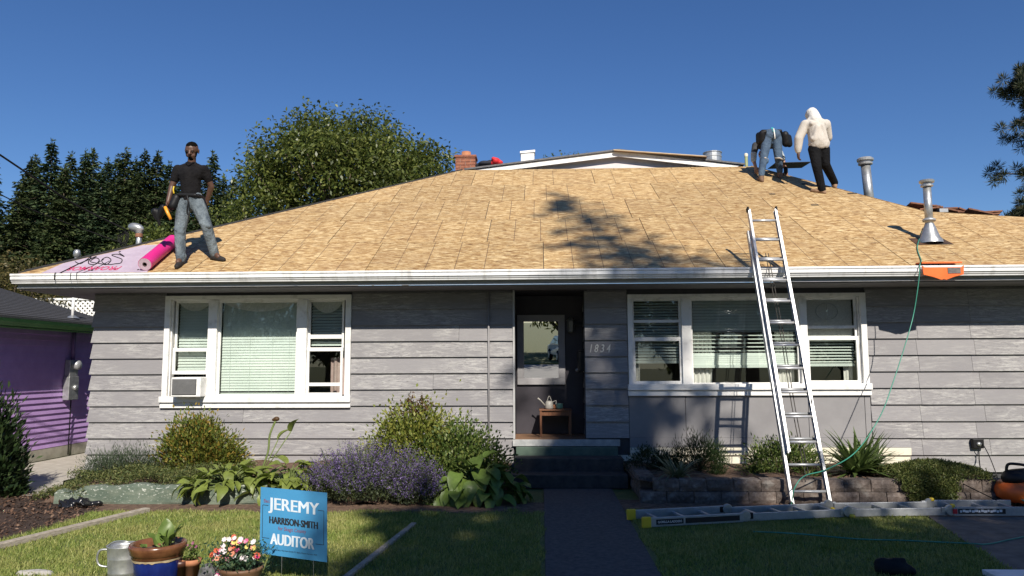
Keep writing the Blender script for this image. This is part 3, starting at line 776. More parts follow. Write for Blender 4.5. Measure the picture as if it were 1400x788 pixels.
rb.prism([rp(6.33, 2.33, -.05), rp(9.6, 1.5, -.05), (9.6, 14.6, 2.9), (6.8, 14.6, 2.9)], (0, 0, 0.02))
rb.build('rear_slope', MAT['felt'], roof)
# gable over the ridge
GY = 15.80
gw = MB()
pk = PY(845, 206, GY); gl = PY(640, 232.5, GY); gr = PY(1012, 225.5, GY)
MAT['gable'] = mk('pinkish white gable paint', (0.62, 0.56, 0.56), (0.70, 0.64, 0.63), 0.8, 4)
gw.prism([(gl.x+.25, GY+.12, gl.z-.25), (gr.x-.2, GY+.12, gl.z-.25), (gr.x-.2, GY+.12, gr.z-.03), (pk.x, GY+.12, pk.z-.03), (gl.x+.25, GY+.12, gl.z-.03)], (0, .1, 0))
gab = gw.build('gable', MAT['gable'], roof)
bb = MB(); wv = 0.125
bb.prism([(gl.x, GY-.02, gl.z-.02), (pk.x, GY-.02, pk.z-.02), (pk.x, GY-.02, pk.z-wv-.01), (gl.x+.2, GY-.02, gl.z-wv+.03)], (0, .04, 0))
bb.prism([(gr.x, GY-.02, gr.z-.02), (pk.x+.003, GY-.02, pk.z-.02), (pk.x+.003, GY-.02, pk.z-wv-.01), (gr.x-.2, GY-.02, gr.z-wv+.03)], (0, .04, 0))
bb.build('bargeboard', MAT['white'], gab)
gt2 = MB()
gt2.prism([(gl.x-.08, GY-.06, gl.z-.015), (pk.x, GY-.06, pk.z-.015), (pk.x, GY-.06, pk.z+.02), (gl.x-.08, GY-.06, gl.z+.02)], (0, 5.2, 0))
gt2.prism([(gr.x+.08, GY-.06, gr.z-.015), (pk.x+.002, GY-.06, pk.z-.015), (pk.x+.002, GY-.06, pk.z+.02), (gr.x+.08, GY-.06, gr.z+.02)], (0, 5.2, 0))
gt2.build('gable_roof', mk('grey shingle', (.10, .10, .105), (.16, .16, .165), .9, 20, bmp=.3), roof)
# chimney
ch0, ch1 = PY(622.5, 232, 16.4), PY(650, 213, 16.4)
chm = MB(); nb = 3
zc = ch0.z-0.9; i = 0
chm.box(ch0.x+.012, ch1.x-.012, 16.4+.012, 16.78, zc, ch1.z-.01, 1)
while zc < ch1.z-.03:
    w = (ch1.x-ch0.x)/2
    for k in range(-1, 3):
        x0_, x1_ = max(ch0.x, ch0.x+k*w+(w/2 if i % 2 else 0)), min(ch1.x, ch0.x+(k+1)*w+(w/2 if i % 2 else 0))
        if x1_-x0_ > .03: chm.box(x0_+.004, x1_-.004, 16.4, 16.6, zc, zc+.06)
    chm.box(ch0.x, ch0.x+.1, 16.605, 16.78, zc, zc+.06); chm.box(ch1.x-.1, ch1.x, 16.605, 16.78, zc, zc+.06)
    zc += .072; i += 1
chim = chm.build('chimney', [MAT['brick'], mk('mortar', (.3, .27, .24), None, .95)], roof)
MB().box(ch0.x-.02, ch1.x+.02, 16.38, 16.8, ch1.z-.03, ch1.z+.02).build('crown', MAT['brick'], chim, bevel=.006)
fx = PY(637, 207, 16.5)
MB().lathe([(.125, 0), (.13, .02), (.11, .03), (.105, fx.z-ch1.z-.02), (.09, fx.z-ch1.z-.02), (.085, 0)], (fx.x, 16.58, ch1.z+.02), 14).build('flue_pot', MAT['terra'], chim, smooth=True)

# ================================================================ THINGS ON THE ROOF
NRM = Vector((0, -math.sin(slope), math.cos(slope))); UPS = Vector((0, math.cos(slope), math.sin(slope)))
# underlayment strip with print
MAT['lilac'] = mk('lilac underlayment', (0.40, 0.325, 0.40), (0.48, 0.40, 0.475), 0.6, 5, bmp=0.1)
MAT['crimson'] = mk('crimson print', (0.55, 0.03, 0.12), (0.6, 0.05, 0.16), 0.6)
ul = thing('roof_underlayment', rp(-6.0, .5, .01), 'pale lilac underlayment sheet with crimson print rolled out at the eave corner', 'underlayment')
pu = [(-6.93, -0.01), (-6.86, 0.35), (-6.10, 1.08), (-5.62, 1.10), (-5.43, -0.01)]
MB().prism([rp(x, r, .004) for x, r in pu], NRM*0.003).build('sheet', MAT['lilac'], ul)
pc = PR(128, 368.0)
text_at('print', 'PROARMOR', rp((PR(92, 368).x+PR(163, 368).x)/2, pc.y-EY, .0075), (-1, 0, 0), -UPS, PR(163, 368).x-PR(92, 368).x, 0.16, MAT['crimson'], ul, bold=0.012)
for x, r in ((-6.62, .12), (-6.25, .06), (-5.95, .1), (-5.6, .07), (-6.3, .8), (-5.8, .95)):
    MB().lathe([(0, .006), (.016, .005), (.016, 0)], rp(x, r, .0075), 8, axis=NRM).build('nail_cap', MAT['black'], ul)
# roll
ra, rb_ = PR(200, 371), PR(238, 338)
ra, rb_ = rp(ra.x, ra.y-EY, .0), rp(rb_.x, rb_.y-EY, 0)
dv = (rb_-ra).normalized(); R0 = 0.092; ca = ra+NRM*(R0+.009); L = (rb_-ra).length
rl = thing('underlayment_roll', ra, 'magenta roll of roofing underlayment lying up the slope', 'roll')
MB().lathe([(.03, .01), (R0, .0), (R0, L), (.03, L-.01)], ca, 24, axis=dv).build('wrap', mk('magenta film', (0.58, 0.02, 0.19), (0.68, 0.04, 0.25), 0.4, 3), rl, smooth=False)
MB().lathe([(.031, .012), (.031, -.004), (R0-.006, -.004), (R0-.006, .004)], ca, 24, axis=dv).build('rolled_end', mk('greyish pink layers', (.42, .30, .35), (.5, .38, .42), .8, 60), rl)
MB().lathe([(.031, L-.02), (.031, -.006), (.024, -.006), (.024, L-.02)], ca, 18, axis=dv).build('core', mk('dark card core', (.05, .035, .03), None, .9), rl)
# thin black tubes looped on the underlayment and over the gutter
def roofpath(pts, up=.014): return [rp(PR(x, y).x, PR(x, y).y-EY, up) for x, y in pts]
def smoothpath(pts, n=6):
    pts = [Vector(p) for p in pts]; out = []
    for i in range(len(pts)-1):
        p0, p1, p2, p3 = pts[max(i-1, 0)], pts[i], pts[i+1], pts[min(i+2, len(pts)-1)]
        for k in range(n):
            t = k/n
            out.append(0.5*((2*p1)+(p2-p0)*t+(2*p0-5*p1+4*p2-p3)*t*t+(3*p1-p0-3*p2+p3)*t**3))
    out.append(pts[-1]); return out
cb = thing('black_loops', rp(-6.3, .5, .01), 'tangled black strands looped on the lilac underlayment and over the gutter', 'cable')
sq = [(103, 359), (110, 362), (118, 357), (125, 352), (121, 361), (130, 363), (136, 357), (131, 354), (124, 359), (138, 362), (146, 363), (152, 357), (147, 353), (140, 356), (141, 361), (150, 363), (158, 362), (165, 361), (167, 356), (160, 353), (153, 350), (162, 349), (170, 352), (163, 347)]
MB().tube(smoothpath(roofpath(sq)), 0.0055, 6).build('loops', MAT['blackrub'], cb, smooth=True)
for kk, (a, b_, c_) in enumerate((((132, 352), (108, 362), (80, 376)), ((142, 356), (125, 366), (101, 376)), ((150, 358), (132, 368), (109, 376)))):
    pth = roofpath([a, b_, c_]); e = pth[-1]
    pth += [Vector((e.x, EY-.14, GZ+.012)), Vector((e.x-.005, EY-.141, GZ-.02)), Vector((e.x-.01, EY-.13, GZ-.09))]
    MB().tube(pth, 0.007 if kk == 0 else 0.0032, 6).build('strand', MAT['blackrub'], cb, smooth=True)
# service mast with weatherhead, small vent pipe at the hip
def hipplace(px, py, back): 
    p = PY(px, py, back); return p
mt = PY(189, 347, 11.35)
zr = EZ+PITCHR*(mt.x-EXL)
ms = thing('service_mast', (mt.x, 11.35, zr), 'grey service mast with drooping cable loops behind the left hip', 'mast')
ztop = PY(188, 316, 11.35).z
MB().tube([(mt.x, 11.35, zr-.05), (mt.x, 11.35, ztop)], 0.042, 12).build('pipe', MAT['galv'], ms, smooth=True)
MB().lathe([(.055, 0), (.055, .05), (.042, .06)], (mt.x, 11.35, ztop-.1), 12).build('collar', mk('rusty collar', (.2, .09, .05), None, .8), ms)
blob('weatherhead', [('e', (mt.x-.05, 11.34, ztop+.05), (.13, .07, .075), (0, .25, 0)), ('c', (mt.x, 11.35, ztop-.02), .055, (mt.x, 11.35, ztop+.05), .055)], 0.012, MAT['galv'], ms)
for k in range(3):
    x0_ = mt.x-.12
    MB().tube(smoothpath([(x0_, 11.33, ztop+.03), (x0_-.10-.03*k, 11.3, ztop-.06), (x0_-.13-.02*k, 11.28, ztop-.22+.03*k), (x0_-.06-.02*k, 11.28, ztop-.25+.02*k), (x0_-.02-.02*k, 11.3, ztop-.06), (x0_-.16, 11.26, ztop+.0)]), 0.009, 6).build('drip_loop', MAT['blackrub'], ms, smooth=True)
sp = PY(104, 362, 10.75)
vp = thing('vent_pipe', (sp.x, 10.75, EZ+PITCHR*(sp.x-EXL)), 'short pale plastic vent pipe with cap behind the left hip', 'vent')
zt = PY(104, 342, 10.75).z
MB().tube([(sp.x, 10.75, EZ+PITCHR*(sp.x-EXL)-.05), (sp.x, 10.75, zt-.08)], 0.026, 12).build('pipe', MAT['galv'], vp, smooth=True)
MB().lathe([(.0, .1), (.035, .09), (.048, .06), (.05, 0), (.03, -.02), (.026, -.03)], (sp.x+.005, 10.75, zt-.09), 12).build('cap', MAT['galv'], vp, smooth=True)
# overhead service cables to the mast
def span(name, pts, r, label):
    tag(MB().tube(smoothpath(pts, 8), r, 6).build(name, MAT['blackrub'], smooth=True), label, 'cable')
e = Vector((mt.x-.16, 11.3, ztop))
p0, p1 = PY(0, 212, 9.2), PY(105, 281, 10.6)
span('overhead_cable', [p0+(p0-p1)*3.0, p0+(p0-p1)*1.2, p0, PY(52, 247, 9.8), p1, e], 0.013, 'thick black overhead cable sloping down to the service mast')
p0, p1 = PY(0, 266, 9.6), PY(44, 287, 10.2)
span('overhead_cable', [p0+(p0-p1)*7.0, p0+(p0-p1)*2, p0, p1, PY(110, 312, 10.9), Vector((mt.x-.1, 11.33, ztop-.25))], 0.008, 'thin lower overhead cable running to the mast pipe')

# stack vents on the right
v = rp(PR(1272, 331).x, PR(1272, 331).y-EY, 0.0)
pv = thing('flue_pipe', v, 'galvanised flue pipe with cone flashing standing on the bare roof', 'flue')
zt = PY(1271, 246, v.y).z
MB().lathe([(.17, -.04), (.165, .0), (.13, .05), (.085, .18), (.062, .24), (.062, .25), (.055, .25)], v+Vector((0, 0, .02)), 20).build('flashing_cone', MAT['galv'], pv, smooth=True)
MB().prism([v+Vector((a, 0, 0))+UPS*b+NRM*.004 for a, b in ((-.26, -.14), (.26, -.14), (.24, .16), (-.24, .16))], NRM*.004).build('flashing_plate', mk('rusty black flashing', (.02, .018, .017), (.09, .04, .02), .8, 9), pv)
MB().tube([v+Vector((0, 0, .2)), Vector((v.x, v.y, zt-.06))], 0.055, 18).build('pipe', MAT['galv'], pv, smooth=True)
MB().lathe([(.056, .02), (.085, .0), (.09, .03), (.057, .05)], v+Vector((0, 0, .30)), 18).build('storm_collar', MAT['aludull'], pv, smooth=True)
MB().lathe([(.06, -.03), (.085, -.02), (.085, .0), (.07, .01), (.07, .03), (.10, .035), (.105, .06), (.09, .075), (0, .085)], (v.x, v.y, zt-.08), 18).build('cap', MAT['galv'], pv, smooth=False)
vy = 13.95
b0_ = PY(1188, 268, vy)
pv2 = thing('flue_pipe', (b0_.x, vy, b0_.z-.25), 'leaning galvanised flue pipe with double ring cap behind the right hip', 'flue')
t0 = PY(1183, 224, vy)
MB().tube([(b0_.x+.02, vy, b0_.z-.4), (t0.x, vy, t0.z)], 0.085, 18).build('pipe', MAT['galv'], pv2, smooth=True)
MB().lathe([(.09, -.03), (.125, -.02), (.13, .01), (.11, .02), (.11, .045), (.145, .05), (.15, .085), (.12, .11), (0, .125)], (t0.x, vy, t0.z), 20).build('cap', MAT['aludull'], pv2, smooth=False)
# old brown shingles on the wing
MAT['shingle'] = mk('old brown shingle', (0.13, 0.055, 0.03), (0.24, 0.11, 0.065), 0.9, 15, bmp=0.4, rnd=.2)
sh = thing('shingle_pile', (6.7, 12.7, 3.95), 'heap of torn brown shingles beyond the right wing ridge', 'shingles')
for k in range(16):
    q = PY(1258+k*6+rnd.uniform(-6, 6), 287+k*0.65+rnd.uniform(-3.5, 4), 12.75+rnd.uniform(-.2, .25))
    ax = Vector((rnd.uniform(.16, .3), rnd.uniform(-.05, .05), rnd.uniform(-.06, .03))); 
    MB().obox(q, ax, Vector((0, .13, -.03)), Vector((0, 0, .012))).build('shingle', MAT['shingle'], sh)
q = PY(1287, 289, 12.55)
MB().obox(q, (.07, 0, 0), (0, .08, 0), (0, 0, .03)).build('torn_flashing', MAT['aludull'], sh)
# things on the ridge and gable roof
q = PY(721.5, 215.5, 16.6)
bv = thing('box_vent', (q.x, 16.6, q.z-.14), 'white metal box vent on the gable roof', 'vent')
MB().box(q.x-.15, q.x+.15, 16.45, 16.75, q.z-.16, q.z+.05).build('body', MAT['white'], bv)
MB().prism([(q.x-.17, 16.43, q.z+.052), (q.x+.17, 16.43, q.z+.078), (q.x+.17, 16.43, q.z+.13), (q.x-.17, 16.43, q.z+.10)], (0, .34, 0)).build('hood', MAT['white'], bv)
q = PY(974, 215, 16.9)
rv = thing('turbine_vent', (q.x, 16.9, q.z-.15), 'squat round galvanised roof vent right of the plywood sheet', 'vent')
MB().lathe([(.2, -.3), (.2, .08), (.215, .085), (.215, .10), (.2, .105), (.18, .11), (0, .12)], (q.x, 16.9, q.z), 24).build('drum', MAT['galv'], rv, smooth=False)
MB().lathe([(.202, -.02), (.209, -.015), (.209, .0), (.202, .005)], (q.x, 16.9, q.z), 24).build('band', MAT['aludull'], rv)
q = PY(1020, 213, 16.4)
gp = thing('vent_pipe', (q.x, 16.4, q.z-.35), 'thin greenish vent pipe with pale cap near the bent roofer', 'vent')
MB().tube([(q.x, 16.4, q.z-.5), (q.x, 16.4, q.z-.02)], 0.035, 10).build('pipe', mk('greenish pipe', (.22, .25, .12), (.3, .33, .16), .6), gp, smooth=True)
MB().lathe([(.04, -.03), (.045, .02), (.03, .05), (0, .06)], (q.x, 16.4, q.z), 10).build('cap', MAT['cream'], gp, smooth=True)
py = thing('plywood_sheet', PY(910, 215, 16.0), 'weathered plywood sheets stacked askew on the gable roof', 'plywood')
A_, B_ = PY(846, 204.6, 15.72), PY(972, 213.2, 15.72)
for k, mm in enumerate((mk('weathered plywood', (.20, .12, .06), (.30, .19, .10), .85, 6, stretch=(1, 8, 1)), mk('pale plywood', (.42, .35, .25), None, .8))):
    MB().obox((A_+B_)/2+Vector((-.02*k, .55, .016*k-.012)), (B_-A_)/2, (0.1, .6, .02), (0, 0, .007)).build('sheet', mm, py)
q = PY(678, 221, 16.1)
rj = thing('red_jacket', (q.x, 16.1, q.z-.1), 'crumpled red and dark jacket left by the chimney', 'jacket')
blob('red_cloth', [('e', (q.x, 16.1, q.z), (.10, .12, .085)), ('e', (q.x+.09, 16.12, q.z-.03), (.07, .1, .06)), ('e', (q.x-.05, 16.05, q.z+.04), (.05, .08, .05)), ('c', (q.x-.08, 16.1, q.z-.03), .06, (q.x+.1, 16.1, q.z-.06), .05)], .016, MAT['red'], rj, 2)
blob('dark_cloth', [('c', (q.x-.12, 16.1, q.z-.02), .06, (q.x-.42, 16.15, q.z-.07), .045), ('e', (q.x-.25, 16.1, q.z-.04), (.14, .1, .06))], .016, mk('dark navy cloth', (.012, .014, .022), None, .8), rj, 2)
# scraps of felt on the sheathing
for (px, py_, w) in ((1056, 266, .05), (1114, 281, .06), (1165, 265, .08), (1100, 252, .05)):
    q = PR(px, py_)
    tag(MB().obox(rp(q.x, q.y-EY, .008), Vector((w, 0, 0)), UPS*.02, NRM*.003).build('felt_scrap', MAT['felt']), 'small black felt scrap lying on the bare sheathing', 'scrap', 'felt scraps on the roof')
q = PR(1086, 240)
fs = MB(); fs.obox(Vector((q.x+.02, q.y+.35, roofz(q.y)+.30)), (.36, .02, .01), (.05, .42, .05), (0, 0, .004))
tag(fs.build('felt_sheet', MAT['felt']), 'black felt sheet under the bent roofer\'s hand', 'felt')
# orange guard over the gutter
g0, g1 = PY(1262, 372, EY-.16), PY(1317, 372, EY-.16)
og = thing('gutter_guard', ((g0.x+g1.x)/2, EY-.1, GZ), 'orange plastic guard with grey label hooked over the gutter', 'guard')
zb = PY(1290, 383, EY-.16).z; zt = PY(1290, 364, EY-.16).z; xm = (g0.x+g1.x)/2
MB().prism([(g0.x, EY-.15, zb+.07), (g0.x+.12, EY-.15, zb+.04), (xm-.03, EY-.15, zb), (xm, EY-.15, zb+.01), (xm+.03, EY-.15, zb), (g1.x-.12, EY-.15, zb+.04), (g1.x, EY-.15, zb+.07), (g1.x+.01, EY-.15, zt+.01), (g1.x-.02, EY-.15, zt-.015), (g0.x+.02, EY-.15, zt-.015), (g0.x-.01, EY-.15, zt+.01)], (0, -.02, 0)).build('front_plate', MAT['orange'], og, bevel=.004)
MB().prism([(g0.x, EY-.148, GZ+.03), (g0.x, EY+.02, GZ+.045), (g0.x, EY+.02, GZ+.06), (g0.x, EY-.148, GZ+.05)], (g1.x-g0.x, 0, 0)).build('hook', MAT['orange'], og)
q0, q1 = PY(1296, 374, EY-.172), PY(1313, 366, EY-.172)
MB().box(q0.x, q1.x, EY-.176, EY-.1705, q0.z, q1.z).build('label', mk('grey label', (.09, .08, .08), (.16, .14, .13), .6, 30), og)

# ================================================================ PEOPLE
def V3(o, *p): return [Vector(o)+Vector(q) for q in p]
SKIN = mk('brown skin', (0.085, 0.042, 0.027), (0.11, 0.056, 0.036), 0.5, 14)
def hand(base, d, curl, side, thumb, s=1.0):
    """palm with four fingers and a thumb; d = direction of the hand, curl = bending direction, side = across the palm"""
    base, d, curl, side = Vector(base), Vector(d).normalized(), Vector(curl).normalized(), Vector(side).normalized()
    pr = [('c', base, .026*s, base+d*.04*s, .03*s), ('c', base+d*.03*s-side*.022*s, .021*s, base+d*.085*s-side*.026*s, .017*s), ('c', base+d*.03*s+side*.022*s, .021*s, base+d*.085*s+side*.026*s, .017*s), ('c', base+d*.03*s, .022*s, base+d*.09*s, .018*s)]
    for k, ln in enumerate((.066, .078, .074, .056)):
        a = base+d*.088*s+side*((k-1.5)*.0195*s)
        b1 = a+(d*.8+curl*.5).normalized()*ln*.5*s; b2 = b1+(d*.35+curl).normalized()*ln*.38*s; b3 = b2+(curl-d*.1).normalized()*ln*.25*s
        pr += [('c', a, .0098*s, b1, .0092*s), ('c', b1, .0092*s, b2, .0085*s), ('c', b2, .0085*s, b3, .0075*s)]
    t0 = base+d*.022*s+side*thumb*.026*s; t1 = t0+(d*.6+side*thumb*.8+curl*.2).normalized()*.04*s; t2 = t1+(d*.9+curl*.6).normalized()*.032*s
    pr += [('c', t0, .015*s, t1, .012*s), ('c', t1, .012*s, t2, .0095*s)]
    return pr
def head(c, fwd, up=(0, 0, 1), s=1.0):
    """skull, jaw, nose, ears and brow around centre c"""
    c, f = Vector(c), Vector(fwd).normalized(); u = Vector(up); u = (u-f*u.dot(f)).normalized(); r = f.cross(u)
    P_ = lambda a, b, d: c+f*a*s+r*b*s+u*d*s
    return [('c', P_(-.018, 0, .035), .082*s, P_(.016, 0, .03), .08*s), ('c', P_(.02, 0, -.03), .062*s, P_(.045, 0, -.075), .042*s), ('c', P_(.04, .028, -.05), .035*s, P_(.04, -.028, -.05), .035*s),
            ('c', P_(.088, 0, .012), .012*s, P_(.108, 0, -.026), .017*s), ('c', P_(.09, -.012, -.027), .011*s, P_(.09, .012, -.027), .011*s), ('c', P_(.078, -.035, .022), .014*s, P_(.078, .035, .022), .014*s),
            ('c', P_(.082, -.02, -.055), .0095*s, P_(.082, .02, -.055), .0095*s), ('c', P_(-.01, .084, .015), .014*s, P_(-.012, .082, -.025), .01*s), ('c', P_(-.01, -.084, .015), .014*s, P_(-.012, -.082, -.025), .01*s)], P_
# ---- roofer in the dark polo shirt, facing the street
fL = rp(PR(246, 364).x, PR(246, 364).y-EY, .001); fR = rp(PR(295, 356.5).x, PR(295, 356.5).y-EY, .001)
p = thing('person', fL, 'roofer in dark polo shirt and faded jeans standing beside the magenta roll', 'person')
O = fL
Q = lambda x, y, z: Vector((O.x+x, O.y+y, O.z+z))
hipC = Q(.08, .10, .96); hl, hr = Q(-.015, .09, .92), Q(.165, .10, .92)
kl, al = Q(-.035, .03, .50), Q(-.005, .03, .11)
fr = fR-O
kr, ar = Q(.335, .05, .59), fR+Vector((-.03, .02, .11))
chest = Q(.055, .08, 1.33); nk = Q(.075, .06, 1.53); hc = Q(.095, .02, 1.665)
sl_, sr_ = Q(-.125, .08, 1.415), Q(.245, .10, 1.41)
el, wl_ = Q(-.20, .07, 1.155), Q(-.205, -.01, .93)
er, wr_ = Q(.315, .20, 1.19), Q(.23, .27, 1.0)
lookd = Vector((.12, -1, -.36))
hd, HP = head(hc, lookd, (0, 0, 1), 1.07)
body = [('c', hipC, .13, Q(.07, .09, 1.1), .125), ('c', Q(.07, .09, 1.1), .125, chest, .14), ('c', nk-Vector((0, -.01, .08)), .06, hc-Vector((0, -.01, .05)), .055),
        ('c', sl_, .058, el, .042), ('c', el, .043, wl_, .030), ('c', sr_, .058, er, .042), ('c', er, .043, wr_, .030),
        ('c', hl, .085, kl, .056), ('c', kl, .056, al, .04), ('c', hr, .085, kr, .056), ('c', kr, .056, ar, .04),
        ('c', al, .04, Q(-.005, -.05, .05), .035), ('c', ar, .04, fR+Vector((.05, -.03, .05)), .035)]
body += hd+hand(wl_, (0, -.12, -1), (.5, .3, -.2), (0, -1, 0), 1)+hand(wr_, (-.5, .1, -.8), (-.5, -.4, 0), (.3, .8, 0), 1)
blob('body', body, .0075, SKIN, p, 2)
HAIR = mk('black hair', (.004, .0035, .003), (.007, .006, .005), .95, 120, bmp=.5, spec=.05)
blob('hair', [('c', HP(-.03, 0, .052), .082, HP(.012, 0, .055), .078), ('e', HP(-.045, 0, .0), (.06, .075, .075))], .009, HAIR, p, 1)
blob('beard', [('c', HP(.05, 0, -.085), .038, HP(.06, 0, -.075), .034), ('c', HP(.035, .045, -.055), .026, HP(.02, .062, -.01), .02), ('c', HP(.035, -.045, -.055), .026, HP(.02, -.062, -.01), .02), ('c', HP(.085, -.018, -.043), .008, HP(.085, .018, -.043), .008)], .006, HAIR, p, 1)
eye = MB()
for s_ in (-1, 1): eye.lathe([(0, .011), (.008, .008), (.011, 0), (.008, -.008), (0, -.011)], HP(.079, s_*.03, .004), 10)
eye.build('eyes', mk('eye', (.05, .04, .035), (.02, .015, .015), .3, 60), p, smooth=True)
POLO = mk('dark charcoal polo cloth', (.007, .0065, .0075), (.013, .012, .013), .9, 10, bmp=.6, bd=.03, spec=.15)
blob('shirt', [('c', Q(.075, .095, 1.00), .138, Q(.07, .09, 1.12), .135), ('c', Q(.07, .09, 1.12), .135, chest, .150), ('c', chest+Vector((-.06, 0, .0)), .12, chest+Vector((.06, 0, .0)), .12),
              ('c', sl_+Vector((.02, 0, -.015)), .072, nk+Vector((-.03, .01, -.07)), .062), ('c', sr_+Vector((-.02, 0, -.015)), .072, nk+Vector((.03, .01, -.07)), .062), ('c', sl_, .074, sl_+(el-sl_)*.58, .062), ('c', sr_, .074, sr_+(er-sr_)*.58, .062), ('c', nk-Vector((0, 0, .07)), .075, nk-Vector((0, 0, .03)), .064)], .011, POLO, p, 3)
blob('collar', [('c', nk+Vector((-.05, -.05, -.035)), .013, nk+Vector((0, -.085, -.085)), .012), ('c', nk+Vector((.05, -.05, -.035)), .013, nk+Vector((0, -.085, -.085)), .012), ('c', nk+Vector((-.055, .03, -.02)), .013, nk+Vector((-.05, -.05, -.035)), .013), ('c', nk+Vector((.055, .03, -.02)), .013, nk+Vector((.05, -.05, -.035)), .013)], .006, POLO, p, 1)
JEAN = mk('faded light jeans', (.07, .09, .11), (.20, .235, .255), .9, 7, bmp=.9, bd=.05, stretch=(1, 1, .6), spec=.2)
blob('jeans', [('c', hipC+Vector((-.03, 0, .03)), .132, hipC+Vector((.03, 0, .03)), .132), ('c', hipC+Vector((-.03, 0, -.03)), .125, hipC+Vector((.035, 0, -.03)), .125), ('c', hl, .108, kl, .078), ('c', kl, .08, al+Vector((0, 0, -.015)), .066), ('c', hr, .108, kr, .078), ('c', kr, .08, ar+Vector((0, 0, -.015)), .066),
              ('c', kl+Vector((-.03, -.05, .03)), .04, kl+Vector((.05, -.04, -.03)), .035), ('c', kr+Vector((-.05, -.04, .02)), .04, kr+Vector((.05, -.04, -.02)), .036), ('c', al+Vector((-.02, 0, .05)), .062, al+Vector((.02, 0, .03)), .06)], .011, JEAN, p, 2)
BOOT = mk('dark work boot', (.010, .008, .0075), (.02, .016, .014), .8, 20, bmp=.3)
def boot(o, toe, h=.12):
    o, t = Vector(o), Vector(toe)
    return [('c', o+Vector((0, 0, h)), .052, o+Vector((0, 0, .05)), .05), ('c', o+Vector((0, 0, .045)), .046, o+t*.6+Vector((0, 0, .042)), .044), ('c', o+t*.6+Vector((0, 0, .04)), .046, o+t+Vector((0, 0, .036)), .036), ('c', o-t*.25+Vector((0, 0, .03)), .034, o-t*.1+Vector((0, 0, .05)), .042)]
blob('boot', boot(Q(-.005, .03, 0), (.02, -.15, -.06)), .01, BOOT, p, 2)
blob('boot', boot(fR+Vector((-.03, .02, 0)), (.16, -.06, -.03)), .01, BOOT, p, 2)
# tool belt with pouches
belt = blob('tool_belt', [('c', Q(-.04, -.02, 1.02), .03, Q(.19, -.02, 1.01), .03), ('c', Q(-.06, .03, 1.01), .032, Q(-.07, .15, 1.01), .032), ('c', Q(.215, .02, 1.01), .032, Q(.22, .16, 1.01), .032), ('c', Q(-.055, .17, 1.01), .03, Q(.2, .19, 1.01), .03)], .01, MAT['black'], p, 2)
blob('pouch', [('c', Q(-.09, .0, .98), .06, Q(-.13, -.02, .86), .06), ('c', Q(-.13, .03, .93), .05, Q(-.17, .0, .84), .045)], .012, MAT['black'], p, 1)
blob('pouch', [('c', Q(.22, .12, .97), .05, Q(.26, .14, .84), .05)], .012, MAT['black'], p, 1)
MB().tube(smoothpath([Q(.09, -.06, 1.0), Q(.12, -.075, .9), Q(.10, -.06, .78), Q(.11, -.05, .72)]), .012, 6).build('strap', MAT['black'], p, smooth=True)
MB().tube(smoothpath([Q(-.12, -.02, 1.04), Q(-.125, -.035, 1.09), Q(-.12, -.03, 1.14)]), .010, 6).build('yellow_tool_grip', MAT['yellow'], p, smooth=True)
hm = thing('nail_gun', wl_+Vector((0, 0, -.2)), 'black coil nailer with orange grip held low by the polo shirt roofer', 'nail gun')
W = wl_+Vector((-.02, -.06, -.10))
blob('body', [('c', W+Vector((-.02, 0, .0)), .045, W+Vector((-.09, .02, -.13)), .05), ('c', W+Vector((-.13, .0, -.06)), .055, W+Vector((-.10, .03, -.12)), .06), ('c', W+Vector((-.09, .0, -.14)), .03, W+Vector((-.07, .02, -.24)), .02)], .011, MAT['black'], hm, 1)
MB().tube([W+Vector((.02, -.02, -.0)), W+Vector((.06, -.035, -.07)), W+Vector((.12, -.04, -.18))], [.022, .024, .02], 10).build('handle', mk('amber handle', (.75, .30, .02), (.82, .36, .04), .4), hm, smooth=True)

# ---- roofer bending over at the ridge
fL = rp(PR(1041, 249).x, PR(1041, 249).y-EY, .001); fR = rp(PR(1067, 244).x, PR(1067, 244).y-EY, .001)
p = thing('person', fL, 'roofer in blue jeans bent double over black felt at the ridge', 'person')
O = (fL+fR)/2; dz0 = 0.0
Q = lambda x, y, z: Vector((O.x+x, O.y+y, O.z+z))
hc_ = Q(.06, .02, .90); hl, hr = Q(-.03, .03, .84), Q(.15, .03, .84)
kl, kr = Q(-.13, -.03, .46), Q(.16, .0, .46)
al, ar = fL+Vector((.01, .02, .11)), fR+Vector((0, .02, .11))
sh_c = Q(.06, .50, .86); sL, sR = Q(-.13, .48, .84), Q(.25, .48, .84)
eL, wL_ = Q(-.20, .46, .58), Q(-.16, .42, .36)
eR, wR_ = Q(.36, .40, .60), Q(.40, .32, .26)
hdd, HP = head(Q(.07, .68, .70), (0, .55, -.8), (0, .8, .5))
body = [('c', hc_, .125, Q(.06, .26, .92), .12), ('c', Q(.06, .26, .92), .12, sh_c, .13), ('c', sh_c, .07, Q(.07, .64, .74), .055), ('c', sL, .055, eL, .042), ('c', eL, .042, wL_, .03), ('c', sR, .055, eR, .042), ('c', eR, .042, wR_, .03),
        ('c', hl, .085, kl, .056), ('c', kl, .056, al, .04), ('c', hr, .085, kr, .056), ('c', kr, .056, ar, .04), ('c', al, .04, fL+Vector((0, .06, .05)), .035), ('c', ar, .04, fR+Vector((0, .06, .05)), .035)]
body += hdd+hand(wL_, (.1, .05, -1), (.3, .5, 0), (1, 0, 0), 1)+hand(wR_, (.05, .15, -1), (-.1, .8, -.2), (1, 0, 0), -1)
SKIN2 = mk('tan skin', (.30, .16, .10), (.36, .2, .13), .5, 14)
blob('body', body, .0085, SKIN2, p, 2)
DENIM = mk('blue denim', (.035, .065, .115), (.075, .12, .18), .85, 8, bmp=.6, bd=.03)
